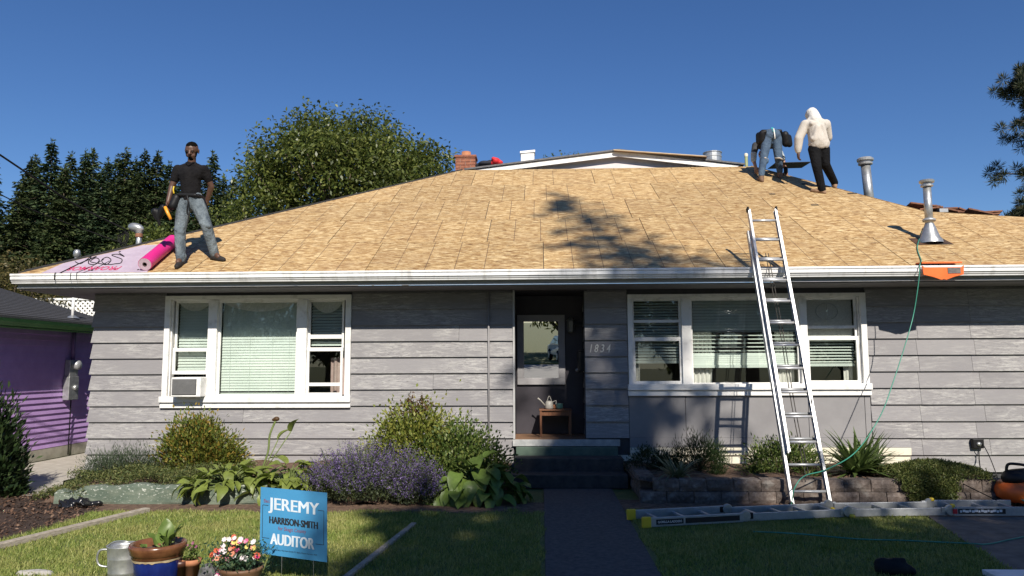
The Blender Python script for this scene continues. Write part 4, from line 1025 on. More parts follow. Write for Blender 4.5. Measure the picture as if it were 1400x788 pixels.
blob('jeans', [('c', hc_+Vector((-.04, 0, .0)), .135, hc_+Vector((.04, 0, .0)), .135), ('c', hc_, .13, Q(.06, .14, .93), .13), ('c', hl, .105, kl, .078), ('c', kl, .078, al+Vector((0, 0, .03)), .06), ('c', hr, .105, kr, .078), ('c', kr, .078, ar+Vector((0, 0, .03)), .06), ('c', kl+Vector((-.02, -.03, -.04)), .06, kl+Vector((.03, -.03, -.1)), .055)], .012, DENIM, p, 2)
blob('shirt', [('c', Q(.06, .16, .95), .13, Q(.06, .3, .94), .135), ('c', Q(.06, .3, .94), .135, sh_c, .14), ('c', sL, .072, sL+(eL-sL)*.6, .062), ('c', sR, .072, sR+(eR-sR)*.6, .062), ('c', sL, .075, sR, .075)], .012, mk('dark grey work shirt', (.03, .032, .036), (.05, .052, .056), .85, 10), p, 2)
blob('sleeve', [('c', eL+(sL-eL)*.35, .064, eL+(wL_-eL)*.25, .055)], .01, mk('pale blue patterned cloth', (.25, .32, .36), (.5, .52, .5), .8, 30), p, 1)
blob('sleeve', [('c', eR+(sR-eR)*.35, .066, eR+(wR_-eR)*.2, .056)], .01, bpy.data.materials['pale blue patterned cloth'], p, 1)
blob('glove', [('c', wR_+Vector((0, 0, .05)), .042, wR_+Vector((0, 0, -.02)), .042), ('c', wR_+Vector((0, .02, -.05)), .04, wR_+Vector((0, .06, -.10)), .028)], .008, MAT['blackrub'], p, 1)
blob('tool_belt', [('c', Q(-.12, .04, 1.0), .03, Q(.24, .04, 1.0), .03), ('c', Q(-.12, .05, .98), .03, Q(-.13, .16, .86), .03), ('c', Q(.25, .05, .98), .03, Q(.26, .16, .86), .03)], .01, MAT['black'], p, 1)
blob('pouch', [('c', Q(-.14, -.02, .93), .07, Q(-.13, .02, .80), .075), ('c', Q(-.19, .04, .92), .06, Q(-.19, .06, .78), .055), ('c', Q(-.10, -.06, .95), .04, Q(-.16, -.04, .95), .04)], .014, MAT['black'], p, 1)
blob('pouch', [('c', Q(.30, -.02, .90), .075, Q(.33, .02, .74), .08), ('c', Q(.38, .02, .86), .06, Q(.40, .04, .72), .06)], .014, MAT['black'], p, 1)
MB().bar(Q(.06, -.125, .93), Q(.06, .0, 1.05), .05, .02).build('teal_back_patch', mk('teal strap', (.03, .25, .26), None, .7), p, bevel=.006)
MB().tube([Q(.06, -.10, 1.0), Q(.06, -.145, .86), Q(.06, -.15, .78)], .012, 6).build('white_tag', MAT['curtain'], p, smooth=True)
for (a, k_) in ((al, kl), (ar, kr)):
    MB().tube([k_+Vector((-.075, -.02, -.03)), k_+Vector((0, -.085, -.045)), k_+Vector((.075, -.02, -.06))], .016, 6).build('knee_strap', mk('pale strap', (.4, .36, .32), None, .8), p, smooth=True)
MB().tube([kr+Vector((.08+.05*math.cos(t*.55), .0, -.03+.05*math.sin(t*.55))) for t in range(12)], .009, 6).build('clip_loop', MAT['black'], p, smooth=True)
blob('boot', boot(fL+Vector((.01, .02, 0)), (-.02, .15, .07)), .011, mk('brown work boot', (.13, .07, .04), (.2, .12, .075), .7, 20), p, 2)
blob('boot', boot(fR+Vector((0, .02, 0)), (.02, .15, .07)), .011, bpy.data.materials['brown work boot'], p, 2)

# ---- roofer in the white hoodie, seen from behind
fL = rp(PR(1124, 265).x, PR(1124, 265).y-EY, .001); fR = rp(PR(1142, 257).x, PR(1142, 257).y-EY, .001)
p = thing('person', fL, 'roofer in white hooded sweatshirt and black trousers standing with back turned', 'person')
O = fL
Q = lambda x, y, z: Vector((O.x+x, O.y+y, O.z+z))
hc_ = Q(.04, .15, .93); hl, hr = Q(-.05, .15, .88), Q(.13, .17, .88)
kl, kr = Q(-.06, .03, .50), Q(.15, .17, .58)
al, ar = fL+Vector((.01, .02, .10)), fR+Vector((0, .02, .10))
chest = Q(.01, .17, 1.30); nk = Q(.0, .20, 1.49); hcn = Q(-.02, .27, 1.56)
sL, sR = Q(-.175, .19, 1.355), Q(.19, .17, 1.35)
eL, wL_ = Q(-.30, .20, 1.10), Q(-.31, .24, .84)
eR, wR_ = Q(.27, .30, 1.13), Q(.20, .46, .98)
hdd, HP = head(hcn, (-.25, .9, -.45), (0, .3, 1))
body = [('c', hc_, .13, Q(.03, .15, 1.1), .125), ('c', Q(.03, .15, 1.1), .125, chest, .135), ('c', nk-Vector((0, 0, .06)), .06, hcn, .055), ('c', sL, .058, eL, .042), ('c', eL, .043, wL_, .03), ('c', sR, .058, eR, .042), ('c', eR, .043, wR_, .03),
        ('c', hl, .088, kl, .058), ('c', kl, .058, al, .04), ('c', hr, .088, kr, .058), ('c', kr, .058, ar, .04), ('c', al, .04, fL+Vector((-.03, .05, .05)), .035), ('c', ar, .04, fR+Vector((0, .06, .05)), .035)]
body += hdd+hand(wL_+Vector((0, 0, -.01)), (.02, .05, -1), (.6, .4, 0), (0, 1, 0), 1)+hand(wR_, (-.4, .5, -.7), (-.5, .2, -.3), (.8, .5, 0), -1)
blob('body', body, .0085, SKIN, p, 2)
HOOD = mk('off white fleece', (.48, .44, .385), (.57, .525, .47), .9, 4, bmp=.3, bd=.03, stretch=(1.6, 1, .7))
blob('hoodie', [('c', Q(.01, .14, .95), .14, Q(.07, .14, .95), .14), ('c', Q(.0, .14, .97), .155, Q(.08, .14, .97), .155), ('c', Q(.03, .14, 1.0), .172, chest, .165), ('c', Q(-.07, .04, 1.02), .055, Q(-.02, .03, 1.25), .05), ('c', Q(.12, .04, 1.05), .05, Q(.07, .03, 1.27), .05), ('c', Q(-.10, .05, 1.04), .05, Q(.13, .05, 1.02), .05), ('c', chest+Vector((-.09, .01, .02)), .13, chest+Vector((.1, 0, .02)), .13), ('c', sL+Vector((.03, 0, -.01)), .085, nk+Vector((-.04, .0, -.05)), .075), ('c', sR+Vector((-.03, 0, -.01)), .085, nk+Vector((.04, .0, -.05)), .075), ('c', Q(.03, .14, 1.0), .15, Q(.03, .14, 1.02), .152),
               ('c', sL, .092, eL, .082), ('c', eL, .084, wL_+Vector((0, 0, .07)), .068), ('c', wL_+Vector((0, 0, .06)), .066, wL_+Vector((0, 0, .02)), .05), ('c', sR, .092, eR, .08), ('c', eR, .08, wR_+Vector((0, 0, .03)), .05), ('c', nk-Vector((0, .0, .08)), .10, nk, .085), ('c', Q(-.10, .07, 1.33), .05, Q(.1, .07, 1.33), .05)], .0125, HOOD, p, 2)
blob('hood', [('c', HP(-.02, 0, .03), .108, HP(.03, 0, .035), .10), ('c', HP(-.045, 0, -.02), .10, nk+Vector((.0, -.03, -.06)), .12), ('c', HP(-.06, 0, .06), .06, HP(-.02, 0, .09), .06), ('c', nk+Vector((-.09, -.02, -.06)), .06, nk+Vector((.09, -.02, -.07)), .06)], .012, mk('white fleece hood', (.60, .58, .54), (.70, .68, .64), .9, 9, bmp=.5, bd=.02), p, 2)
TRO = mk('black trousers', (.0045, .0045, .0055), (.009, .009, .010), .9, 8, bmp=.7, bd=.04, spec=.15)
blob('trousers', [('c', hc_+Vector((-.04, 0, 0)), .135, hc_+Vector((.04, 0, 0)), .135), ('c', hl, .112, kl, .085), ('c', kl, .085, al+Vector((0, 0, -.02)), .068), ('c', hr, .112, kr, .085), ('c', kr, .085, ar+Vector((0, 0, .0)), .066)], .012, TRO, p, 2)
TAN = mk('tan work boot', (.22, .13, .075), (.32, .2, .12), .75, 20)
blob('boot', boot(fL+Vector((.01, .02, 0)), (-.14, .10, .05)), .011, TAN, p, 2)
blob('boot', boot(fR+Vector((0, .02, 0)), (.03, .15, .07)), .011, TAN, p, 2)

# ================================================================ LADDERS
def channel(m, p, q, w, h, side):        # rail with flanges
    p, q = Vector(p), Vector(q)
    m.bar(p, q, w*.25, h, side)
ld = thing('extension_ladder', (3.03, 8.66, 0), 'aluminium extension ladder leaning up to the gutter', 'ladder')
F0, F1 = PZ(1086, 696), PZ(1138, 694)
T0, T1 = PY(1021, 291, 10.12), PY(1060, 289, 10.12)
F0 = Vector((F0.x, 8.62, 0.0)); F1 = Vector((F1.x-.02, 8.64, 0.0))
axis_ = ((T0+T1)/2-(F0+F1)/2).normalized(); across = Vector((1, 0, 0)); nrm_ = across.cross(axis_).normalized()   # faces the street
nrm_ = -nrm_ if nrm_.y > 0 else nrm_
Ltot = ((T0+T1)/2-(F0+F1)/2).length
mid0 = (F0+F1)/2; top0 = (T0+T1)/2
cen = lambda s: mid0+(top0-mid0)*(s/Ltot)
def rail(m, s0, s1, off, lift):
    a, b_ = cen(s0)+across*off+nrm_*lift, cen(s1)+across*off+nrm_*lift
    t = 0.003; sg = 1 if off > 0 else -1
    m.bar(a, b_, .0055, .068, nrm_)
    for k in (-1, 1): m.bar(a+nrm_*(.031*k)-across*sg*.013, b_+nrm_*(.031*k)-across*sg*.013, .030, .005, nrm_)
for off in (-.222, .222):
    m = MB(); rail(m, 0.02, Ltot-.30, off, -.03); m.build('base_rail', MAT['aludull'], ld)
for off in (-.190, .190):
    m = MB(); rail(m, .62, Ltot, off, .042); m.build('fly_rail', MAT['alu'], ld)
s = .19
while s < Ltot-.33:
    MB().tube([cen(s)-across*.222-nrm_*.03, cen(s)+across*.222-nrm_*.03], .0165, 8).build('rung', MAT['aludull'], ld, smooth=True); s += .3048
s = .74
while s < Ltot-.05:
    MB().tube([cen(s)-across*.19+nrm_*.042, cen(s)+across*.19+nrm_*.042], .0165, 8).build('rung', MAT['alu'], ld, smooth=True); s += .3048
for off in (-.222, .222):
    MB().obox(cen(.03)+across*off-nrm_*.03, across*.022, nrm_*.045, axis_*.035).build('foot', MAT['blackrub'], ld, bevel=.006)
for off in (-.19, .19):
    MB().obox(cen(Ltot+.01)+across*off+nrm_*.042, across*.013, nrm_*.036, axis_*.03).build('rail_cap', MAT['blackrub'], ld, bevel=.006)
for dx in (-.035, .0):
    MB().tube(smoothpath([cen(Ltot-.62)+across*(dx+.02)-nrm_*.06, cen(2.2)+across*(dx+.03)-nrm_*.05, cen(1.2)+across*(dx+.02)-nrm_*.055, cen(.35)+across*(dx+.04)-nrm_*.05]), .0055, 6).build('rope', mk('dark rope', (.05, .045, .04), None, .9), ld, smooth=True)
MB().obox(cen(1.32)+across*.175+nrm_*.05, across*.012, nrm_*.02, axis_*.06).build('rung_lock', MAT['aludull'], ld)
MB().obox(cen(1.22)+across*.178+nrm_*.06, across*.012, nrm_*.016, axis_*.035).build('rung_lock', MAT['black'], ld)

# folding ladder lying on the lawn
fl = thing('folding_ladder', (3.0, 7.95, 0), 'folded-out articulated aluminium ladder lying flat across the right lawn', 'ladder')
N0 = PZ(884, 724); N1 = PZ(1020, 716.5); N2 = PZ(1160, 710); N3 = PZ(1300, 708); N4 = PZ(1420, 708)
wdt = Vector((-.18, .36, 0))
def lrail(p, q, h=.088, t=.026, z=.02, mat=MAT['aludull'], nm='rail'):
    p = Vector((p.x, p.y, z+h/2)); q = Vector((q.x, q.y, z+h/2))
    return MB().bar(p, q, t, h).build(nm, mat, fl, bevel=.004)
pts = [N0, N1, N2, N3, N4]
for i in range(4):
    a, b_ = pts[i], pts[i+1]; d = (b_-a).normalized(); a2, b2 = a+d*.03, b_-d*.03
    ins = .0 if i in (0, 3) else .028
    pd = Vector((-d.y, d.x, 0))
    lrail(a2+pd*ins, b2+pd*ins, h=.09 if i in (0, 3) else .078)
    far = .40-ins
    lrail(a2+pd*far, b2+pd*far, h=.09 if i in (0, 3) else .078)
    Ls = (b2-a2).length; k = .14
    while k < Ls-.05:
        r0 = a2+d*k+pd*ins; r1 = a2+d*k+pd*far
        MB().bar((r0.x, r0.y, .066), (r1.x, r1.y, .066), .032, .026).build('rung', MAT['aludull'], fl, bevel=.004); k += .29
for i in (1, 2, 3):
    d = (pts[i+1]-pts[i-1]).normalized(); pd = Vector((-d.y, d.x, 0))
    for far in (.012, .388):
        c_ = pts[i]+pd*far
        MB().lathe([(0, .02), (.05, .02), (.055, .012), (.055, -.012), (.05, -.02), (0, -.02)], (c_.x, c_.y, .075), 18, axis=pd).build('hinge', MAT['galv'], fl, smooth=False)
        MB().obox((c_.x, c_.y, .075), d*.085, pd*.012, (0, 0, .03)).build('hinge_plate', MAT['black'] if i == 1 else MAT['galv'], fl, bevel=.004)
        if i in (2, 3): MB().lathe([(0, .055), (.024, .05), (.026, .02), (.02, .018)], (c_.x+.03, c_.y, .085 if i == 3 else .03), 12, axis=(-pd if i == 2 else Vector((0, 0, 1)))).build('release_knob', MAT['yellow'], fl, smooth=True)
d = (N1-N0).normalized(); pd = Vector((-d.y, d.x, 0))
for far in (0, .40):
    c_ = N0+pd*far+d*.0
    MB().obox((c_.x, c_.y, .066), d*.045, pd*.02, (0, 0, .052)).build('end_cap', MAT['yellow'], fl, bevel=.006)
MAT['lab'] = mk('black ladder label', (.008, .008, .010), None, .5); MAT['labw'] = mk('white label print', (.7, .7, .7), None, .5)
def rlabel(a, b_, t0, t1, txt, h=.05, mat=MAT['lab']):
    d = (b_-a).normalized(); pd = Vector((-d.y, d.x, 0)); L_ = (b_-a).length
    c_ = a+d*(L_*(t0+t1)/2)-pd*.0145; w = L_*(t1-t0)
    o = MB().obox((c_.x, c_.y, .066), d*(w/2), pd*.001, (0, 0, h/2)).build('label', mat, fl)
    if txt: text_at('lettering', txt, (c_.x, c_.y, .066), d, (0, 0, 1), w*.88, h*.45, MAT['labw'], o, bold=.012, lift=.0016)
rlabel(N0, N1, .09, .36, 'GORILLA LADDERS'); rlabel(N0, N1, .38, .93, None)
rlabel(N3, N4, .08, .62, None, .05)
rlabel(N3, N4, .02, .07, None, .05, MAT['red'])
MAT['lab2'] = MAT['labw']
d = (N4-N3).normalized(); pd = Vector((-d.y, d.x, 0))
for k in range(14):
    c_ = N3+d*((N4-N3).length*(.11+.035*k))-pd*.0165
    MB().obox((c_.x, c_.y, .066+.006*(k % 2)), d*(.010+.004*(k % 3)), pd*.0006, (0, 0, .012)).build('label_print', MAT['labw'], fl)

# ================================================================ GARDEN: WALLS, BEDS
MAT['curb'] = None
def curb_mat():
    m, nt, b = newmat('peeling green curb paint')
    v = coords(nt, 'pos', (1, 1, 2.2))
    n1 = noise(nt, v, 22, 5, 0.7); n2 = noise(nt, v, 5, 4)
    c = mix(nt, ramp(nt, n2, [(.4, 0.0), (.65, 1.0)]), (0.085, 0.115, 0.085), (0.14, 0.165, 0.125))
    z = nd(nt, 'ShaderNodeSeparateXYZ', {0: coords(nt)}).outputs[2]
    band = ramp(nt, z, [(.04, 0.25), (.13, 1.0)])
    k = math_(nt, 'MULTIPLY', ramp(nt, n1, [(.57, 0.0), (.63, 1.0)]), band)
    c = mix(nt, k, c, (0.52, 0.53, 0.47))
    nt.links.new(c, b.inputs['Base Color']); b.inputs['Roughness'].default_value = .9
    bump(nt, b, n1, .5, .01)
    return m
cu = MB(); k = 60
vs = []; 
for i in range(k+1):
    x = -5.72+2.5*i/k; wv = .012*math.sin(x*5)+.008*math.sin(x*13+1)
    top = .205*min(1, max(.7, (x+5.75)/.3))+wv
    vs += [(x, 8.72+.01*math.sin(x*7), 0), (x, 8.74+.012*math.sin(x*9), top*.85), (x, 8.80, top), (x, 8.92, top), (x, 8.95, 0)]
cu.add(vs, [(5*i+j, 5*i+j+1, 5*i+j+6, 5*i+j+5) for i in range(k) for j in range(4)]+[(0, 1, 2, 3, 4), tuple(5*k+j for j in (4, 3, 2, 1, 0))])
tag(cu.build('planter_curb', curb_mat(), smooth=False), 'low green painted concrete curb with white peeling flecks edging the left bed', 'curb')
def bedz(x, y): return .17*(1.0 if x < -3.3 else min(1, max(.06, (y-8.65)/.9)))+.02*math.sin(x*6+y*3)+.015*math.sin(x*13)*math.cos(y*9)+.04*(y-8.9)
grid_sheet('planter_soil', -5.9, -.42, 8.72, YW-.03, 60, 20, lambda x, y: (bedz(x, y)*min(1, max(0.05, (x+5.95)/.25)) if x > -3.3 or y > 8.85 else .02), MAT['soil'])
grid_sheet('planter_soil', 1.12, 5.5, 8.98, YW-.03, 50, 20, lambda x, y: .235+.02*math.sin(x*6+y*3)+.012*math.sin(x*13)*math.cos(y*9), MAT['soil'])
# split-face blocks, two courses
def block_mat():
    m, nt, b = newmat('split concrete block')
    v = coords(nt); n1 = noise(nt, v, 18, 6, .7); n2 = noise(nt, v, 4, 3)
    oi = nt.nodes.new('ShaderNodeObjectInfo').outputs['Random']
    c = ramp(nt, n1, [(.3, (.07, .052, .043)), (.55, (.145, .115, .098)), (.75, (.25, .215, .19))])
    c = mix(nt, ramp(nt, n2, [(.58, 0.0), (.7, .5)]), c, (.34, .32, .29))
    c = nd(nt, 'ShaderNodeVectorMath', {0: c, 3: math_(nt, 'MULTIPLY_ADD', oi, .5, .75)}, operation='SCALE').outputs[0]
    nt.links.new(c, b.inputs['Base Color']); b.inputs['Roughness'].default_value = .95
    bump(nt, b, n1, .8, .02)
    return m
MAT['block'] = block_mat()
def block_mesh(w, h, seed):
    r = random.Random(seed); nx, nz = 5, 3; vs = []; fs = []
    for j in range(nz+1):
        for i in range(nx+1):
            e = 1 if (i in (0, nx) or j in (0, nz)) else 0
            vs.append((-w/2+w*i/nx, (.012 if e else -.004)+r.uniform(-.008, .006), -h/2+h*j/nz))
    for j in range(nz):
        for i in range(nx):
            a = j*(nx+1)+i; fs.append((a, a+1, a+nx+2, a+nx+1))
    k_ = len(vs); vs += [(-w/2+.02, .2, -h/2), (w/2-.02, .2, -h/2), (w/2-.02, .2, h/2), (-w/2+.02, .2, h/2)]
    top = [(nz)*(nx+1)+i for i in range(nx+1)]; bot = list(range(nx+1))
    fs += [tuple(top+[k_+2, k_+3]), tuple(bot[::-1]+[k_, k_+1])]
    lf = [j*(nx+1) for j in range(nz+1)]; rt = [j*(nx+1)+nx for j in range(nz+1)]
    fs += [tuple(lf+[k_+3, k_]), tuple(rt[::-1]+[k_+1, k_+2]), (k_, k_+3, k_+2, k_+1)]
    m = MB(); m.add(vs, fs); me = m.mesh('block', MAT['block'])
    bm = bmesh.new(); bm.from_mesh(me); bmesh.ops.recalc_face_normals(bm, faces=bm.faces); bm.to_mesh(me); bm.free()
    return me
wl2 = thing('retaining_wall', (3.2, 8.85, 0), 'low two-course wall of brown split-face concrete blocks', 'wall')
variants = [block_mesh(.305, .132, s) for s in range(6)]
for cst in range(2):
    x = 1.13+(.155 if cst else 0); i = 0
    while x < 5.45-(.1 if cst else 0):
        o = place('block', variants[(i*5+cst*2) % 6], wl2)
        o.location = (x+.155, 8.86+.03*cst+rnd.uniform(-.008, .008), .066+.137*cst); o.rotation_euler = (0, 0, rnd.uniform(-.03, .03)); x += .312; i += 1
for i in range(4):                                           # return beside the steps
    for cst in range(2):
        o = place('block', variants[(i+cst) % 6], wl2); o.location = (1.15+.0, 9.18+.315*i+.1*cst, .066+.137*cst); o.rotation_euler = (0, 0, -math.pi/2)
# boards lying on the grass
def timber(p, q, w, h, z, nm, mat, label):
    o = MB().bar((p.x, p.y, z+h/2), (q.x, q.y, z+h/2), w, h).build(nm, mat, bevel=.005)
    return tag(o, label, 'board')
MAT['greywood'] = mk('weathered timber', (.27, .23, .18), (.42, .37, .30), .9, 9, stretch=(2, 2, 8), bmp=.4)
a, b_ = PZ(0, 751), PZ(201, 701)
timber(a+(a-b_)*.5, b_, .085, .05, .004, 'timber_edging', MAT['greywood'], 'long weathered timber lying on the grass by the mulch')
a, b_ = PZ(470, 796), PZ(566, 719)
timber(a, b_, .05, .03, .004, 'wood_strip', MAT['greywood'], 'thin pale wood strip lying on the lawn near the lavender')

# ================================================================ PLANTS
def bush(name, label, c, rad, n, ls, lw, mat, cat='shrub', clumps=26, cr=.35, up=.5, stems=True, seed=0, group=None, flat=.0, extra=None, shell=.55):
    """clumps of leaves through an ellipsoid, stems reaching the clumps"""
    g = np.random.default_rng(seed+100)
    c = np.array(c, float); rad = np.array(rad, float)
    d = unit(g.normal(size=(clumps, 3))); d[:, 2] = np.abs(d[:, 2])*.9-.12
    rr = shell+(1-shell)*g.uniform(size=(clumps, 1))**.6
    C = d*rr
    w = g.uniform(.5, 1.3, clumps); w /= w.sum()
    idx = g.choice(clumps, n, p=w)
    P = C[idx]+g.normal(size=(n, 3))*cr*.55
    P[:, 2] = np.maximum(P[:, 2], -.05)
    Pw = c+P*rad
    out = unit((P-C[idx])*1.2+P*.7+np.array([0, 0, up])+g.normal(size=(n, 3))*.5)
    nr = g.normal(size=(n, 3))*.6+np.array([0, -.2, 1.0])
    Q_ = leaves(Pw, out, g.uniform(.7, 1.25, n)*ls, g.uniform(.75, 1.2, n)*lw, g, nr)
    t = thing(name, c, label, cat, group)
    me = quads_mesh('foliage', Q_, mat); f = place('foliage', me, t); f['kind'] = 'stuff'
    if stems:
        m = MB()
        for k in range(min(clumps, 26)):
            e = c+C[k]*rad*.95; s_ = c+np.array([g.uniform(-.1, .1)*rad[0], g.uniform(-.1, .1)*rad[1], -.02])
            m.tube([s_, s_+(e-s_)*.5+np.array([0, 0, .04*rad[2]]), e], [.010, .007, .003], 5)
        m.build('stems', MAT['bark'], t, smooth=True)
    return t
LM = leafmat
G_dark = LM('dark glossy leaf', (.010, .023, .008), (.028, .05, .016), (.05, .075, .026), .15, .45, spec=.3)
G_mid = LM('mid green leaf', (.045, .085, .018), (.11, .16, .035), (.19, .22, .06), .3, .5)
G_orange = LM('orange tipped leaf', (.075, .11, .02), (.17, .20, .035), (.33, .20, .04), .3, .5)
G_rose = LM('rosemary grey green', (.035, .055, .03), (.08, .105, .06), None, .15, .6)
G_low = LM('olive ground cover', (.045, .07, .02), (.12, .145, .045), (.21, .20, .075), .2, .6)
G_yel = LM('yellow green leaf', (.10, .14, .022), (.21, .24, .045), (.33, .31, .07), .35, .5)
G_lav = LM('grey green catmint leaf', (.035, .05, .025), (.085, .105, .05), None, .2, .6)
PURP = LM('violet flower', (.07, .04, .14), (.14, .095, .25), (.25, .19, .37), .2, .6)
BRN = LM('bronze leaf', (.06, .03, .015), (.14, .075, .03), (.22, .14, .05), .3, .5)
BROAD = LM('broad leaf', (.07, .125, .025), (.14, .21, .045), (.21, .26, .075), .3, .4, pos=6)

# dark bush beside the mulch, at the picture's left edge
bush('laurel_bush', 'dense dark glossy laurel bush standing in the mulch', (-6.95, 9.15, .03), (.43, .42, 1.36), 9000, .11, .034, G_dark, clumps=60, cr=.26, up=.9, seed=1)
bush('rosemary_bush', 'grey green needle-leaved rosemary bush below the left corner', (-5.42, 9.75, .17), (.52, .4, .42), 6500, .055, .007, G_rose, clumps=46, cr=.33, up=1.2, seed=2)
bush('pieris_shrub', 'rounded green shrub with orange tips under the air conditioner', (-4.62, 10.05, .17), (.54, .45, .80), 13000, .055, .026, G_orange, clumps=80, cr=.26, up=.6, seed=3)
# trailing ground cover over the curb
n = 21000; g = RNG
X = g.uniform(-6.15, -3.75, n); Y = 8.70+1.2*g.uniform(0, 1, n)
zt = np.where(Y < 8.95, .20-(.95-(Y-8.0))*.25+.04*np.sin(X*11), .22+.06*np.sin(X*7)*np.cos(Y*6)+.05)
zt = np.where(X < -5.72, .02+.12*np.clip((X+6.25)/.5, 0, 1), zt)
keep = ~((Y < 8.86) & (np.sin(X*9)+np.sin(X*4.1) < .75)) & ~((X < -5.65) & (Y < 8.93+.05*np.sin(X*20))) & ~((X < -5.9) & (Y > 9.1-(X+5.9)*1.6)); X, Y, zt = X[keep], Y[keep], zt[keep]; n = len(X)
P = np.stack([X, Y, np.maximum(.02, zt+g.normal(size=n)*.03)], 1)
D = g.normal(size=(n, 3))*.7+np.array([0, -.5, .35])
tag(place('ground_cover', quads_mesh('ground_cover', leaves(P, D, g.uniform(.02, .05, n), g.uniform(.008, .016, n), g), G_low)), 'olive trailing ground cover spilling over the green curb', 'ground cover', kind='stuff')

def leaf_blade(L_, W_, arch, k=6, fold=.18, wave=.0, seed=0):
    """broad curved leaf: base at origin, growing along +Y, arching down"""
    r = random.Random(seed); m = MB(); vs = []
    for i in range(k+1):
        t = i/k; w = W_*(math.sin(math.pi*min(1, .06+t*.94)**.75))**.8*.5
        y = L_*t*(1-.15*arch*t); z = L_*(.25*t-arch*t*t*.55)
        zz = wave*math.sin(t*9+seed)*W_
        vs += [(-w, y, z+w*fold*2+zz), (0, y, z), (w, y, z+w*fold*2-zz)]
    m.add(vs, [(3*i+j, 3*i+j+1, 3*i+j+4, 3*i+j+3) for i in range(k) for j in range(2)])
    return m
def broadleaf(name, label, c, n, L_, W_, rad, hgt, seed, mat, cat='plant', stems=True, tiltlo=.1, tilthi=1.1, group=None):
    r = random.Random(seed); t = thing(name, c, label, cat, group); c = Vector(c)
    vers = [leaf_blade(L_, W_, a, seed=s_, wave=.05).mesh('leaf', mat, True) for s_, a in enumerate((.5, .9, 1.3, .7))]
    sm = MB()
    for i in range(n):
        az = r.uniform(0, 2*math.pi); rr = rad*math.sqrt(r.random()); h_ = hgt*(1-(rr/rad)**1.6)*r.uniform(.45, 1)+.03
        b = c+Vector((math.cos(az)*rr, math.sin(az)*rr*.7, h_))
        if stems: sm.tube([c+Vector((math.cos(az)*rr*.2, math.sin(az)*rr*.2, 0)), (c+b)/2+Vector((0, 0, h_*.25)), b], [.007, .006, .005], 5)
        o = place('leaf', vers[i % 4], t)
        s_ = r.uniform(.65, 1.2)
        yaw = az-math.pi/2+r.uniform(-.7, .7)
        o.matrix_basis = Matrix.Translation(b) @ Matrix.Rotation(yaw, 4, 'Z') @ Matrix.Rotation(r.uniform(tiltlo, tilthi)-.5*rr/rad, 4, 'X') @ Matrix.Rotation(r.uniform(-.4, .4), 4, 'Y') @ Matrix.Scale(s_, 4)
    if stems: sm.build('stalks', MAT['stem'], t, smooth=True)
    return t
BROAD_Y = LM('yellowing broad leaf', (.12, .17, .03), (.21, .26, .055), (.36, .34, .09), .3, .45, pos=6)
broadleaf('hosta', 'sprawling yellow green hosta flopping over the curb beside the ground cover', (-3.72, 8.92, .16), 105, .21, .11, .54, .26, 5, BROAD_Y, tiltlo=-.7, tilthi=.7)
broadleaf('hosta', 'yellow green hosta clump below the tall flower stalk', (-3.02, 8.98, .08), 100, .22, .12, .50, .36, 6, BROAD_Y, tiltlo=-.7, tilthi=.7)
broadleaf('hosta', 'large lush green hosta beside the front steps', (-.78, 9.0, .06), 95, .27, .17, .55, .52, 8, BROAD, tiltlo=-.9, tilthi=.5)
# tall stalk with big leaves
c = Vector((PY(352, 640, 9.3).x, 9.3, .17))
tp = thing('tall_flower_stalk', c, 'tall pale flower stalk with two large leaves against the siding', 'plant')
t1 = PY(378, 573, 9.35); t2 = PY(356, 640, 9.3)
MB().tube(smoothpath([c, PY(366, 620, 9.32), PY(369, 595, 9.33), t1]), [.013]*18+[.009], 7).build('stalk', MAT['stem'], tp, smooth=True)
blob('seed_head', [('e', t1, (.04, .03, .03)), ('e', t1+Vector((-.03, 0, -.01)), (.03, .02, .02))], .008, BRN, tp, 1)
for (px, py_, L_, W_, yaw, tilt) in ((380, 602, .24, .15, -1.1, .9), (398, 590, .22, .14, -1.9, 1.2), (405, 640, .40, .17, -1.4, .1), (392, 634, .34, .16, 1.2, .4)):
    b = PY(px, py_, 9.3); o = leaf_blade(L_, W_, .9, 8, seed=px).build('leaf', BROAD_Y, tp, smooth=True)
    o.matrix_basis = Matrix.Translation(b) @ Matrix.Rotation(yaw, 4, 'Z') @ Matrix.Rotation(tilt, 4, 'X')
    MB().tube([c, (c+b)/2+Vector((.02, 0, .03)), b], .007, 6).build('leaf_stem', MAT['stem'], tp, smooth=True)
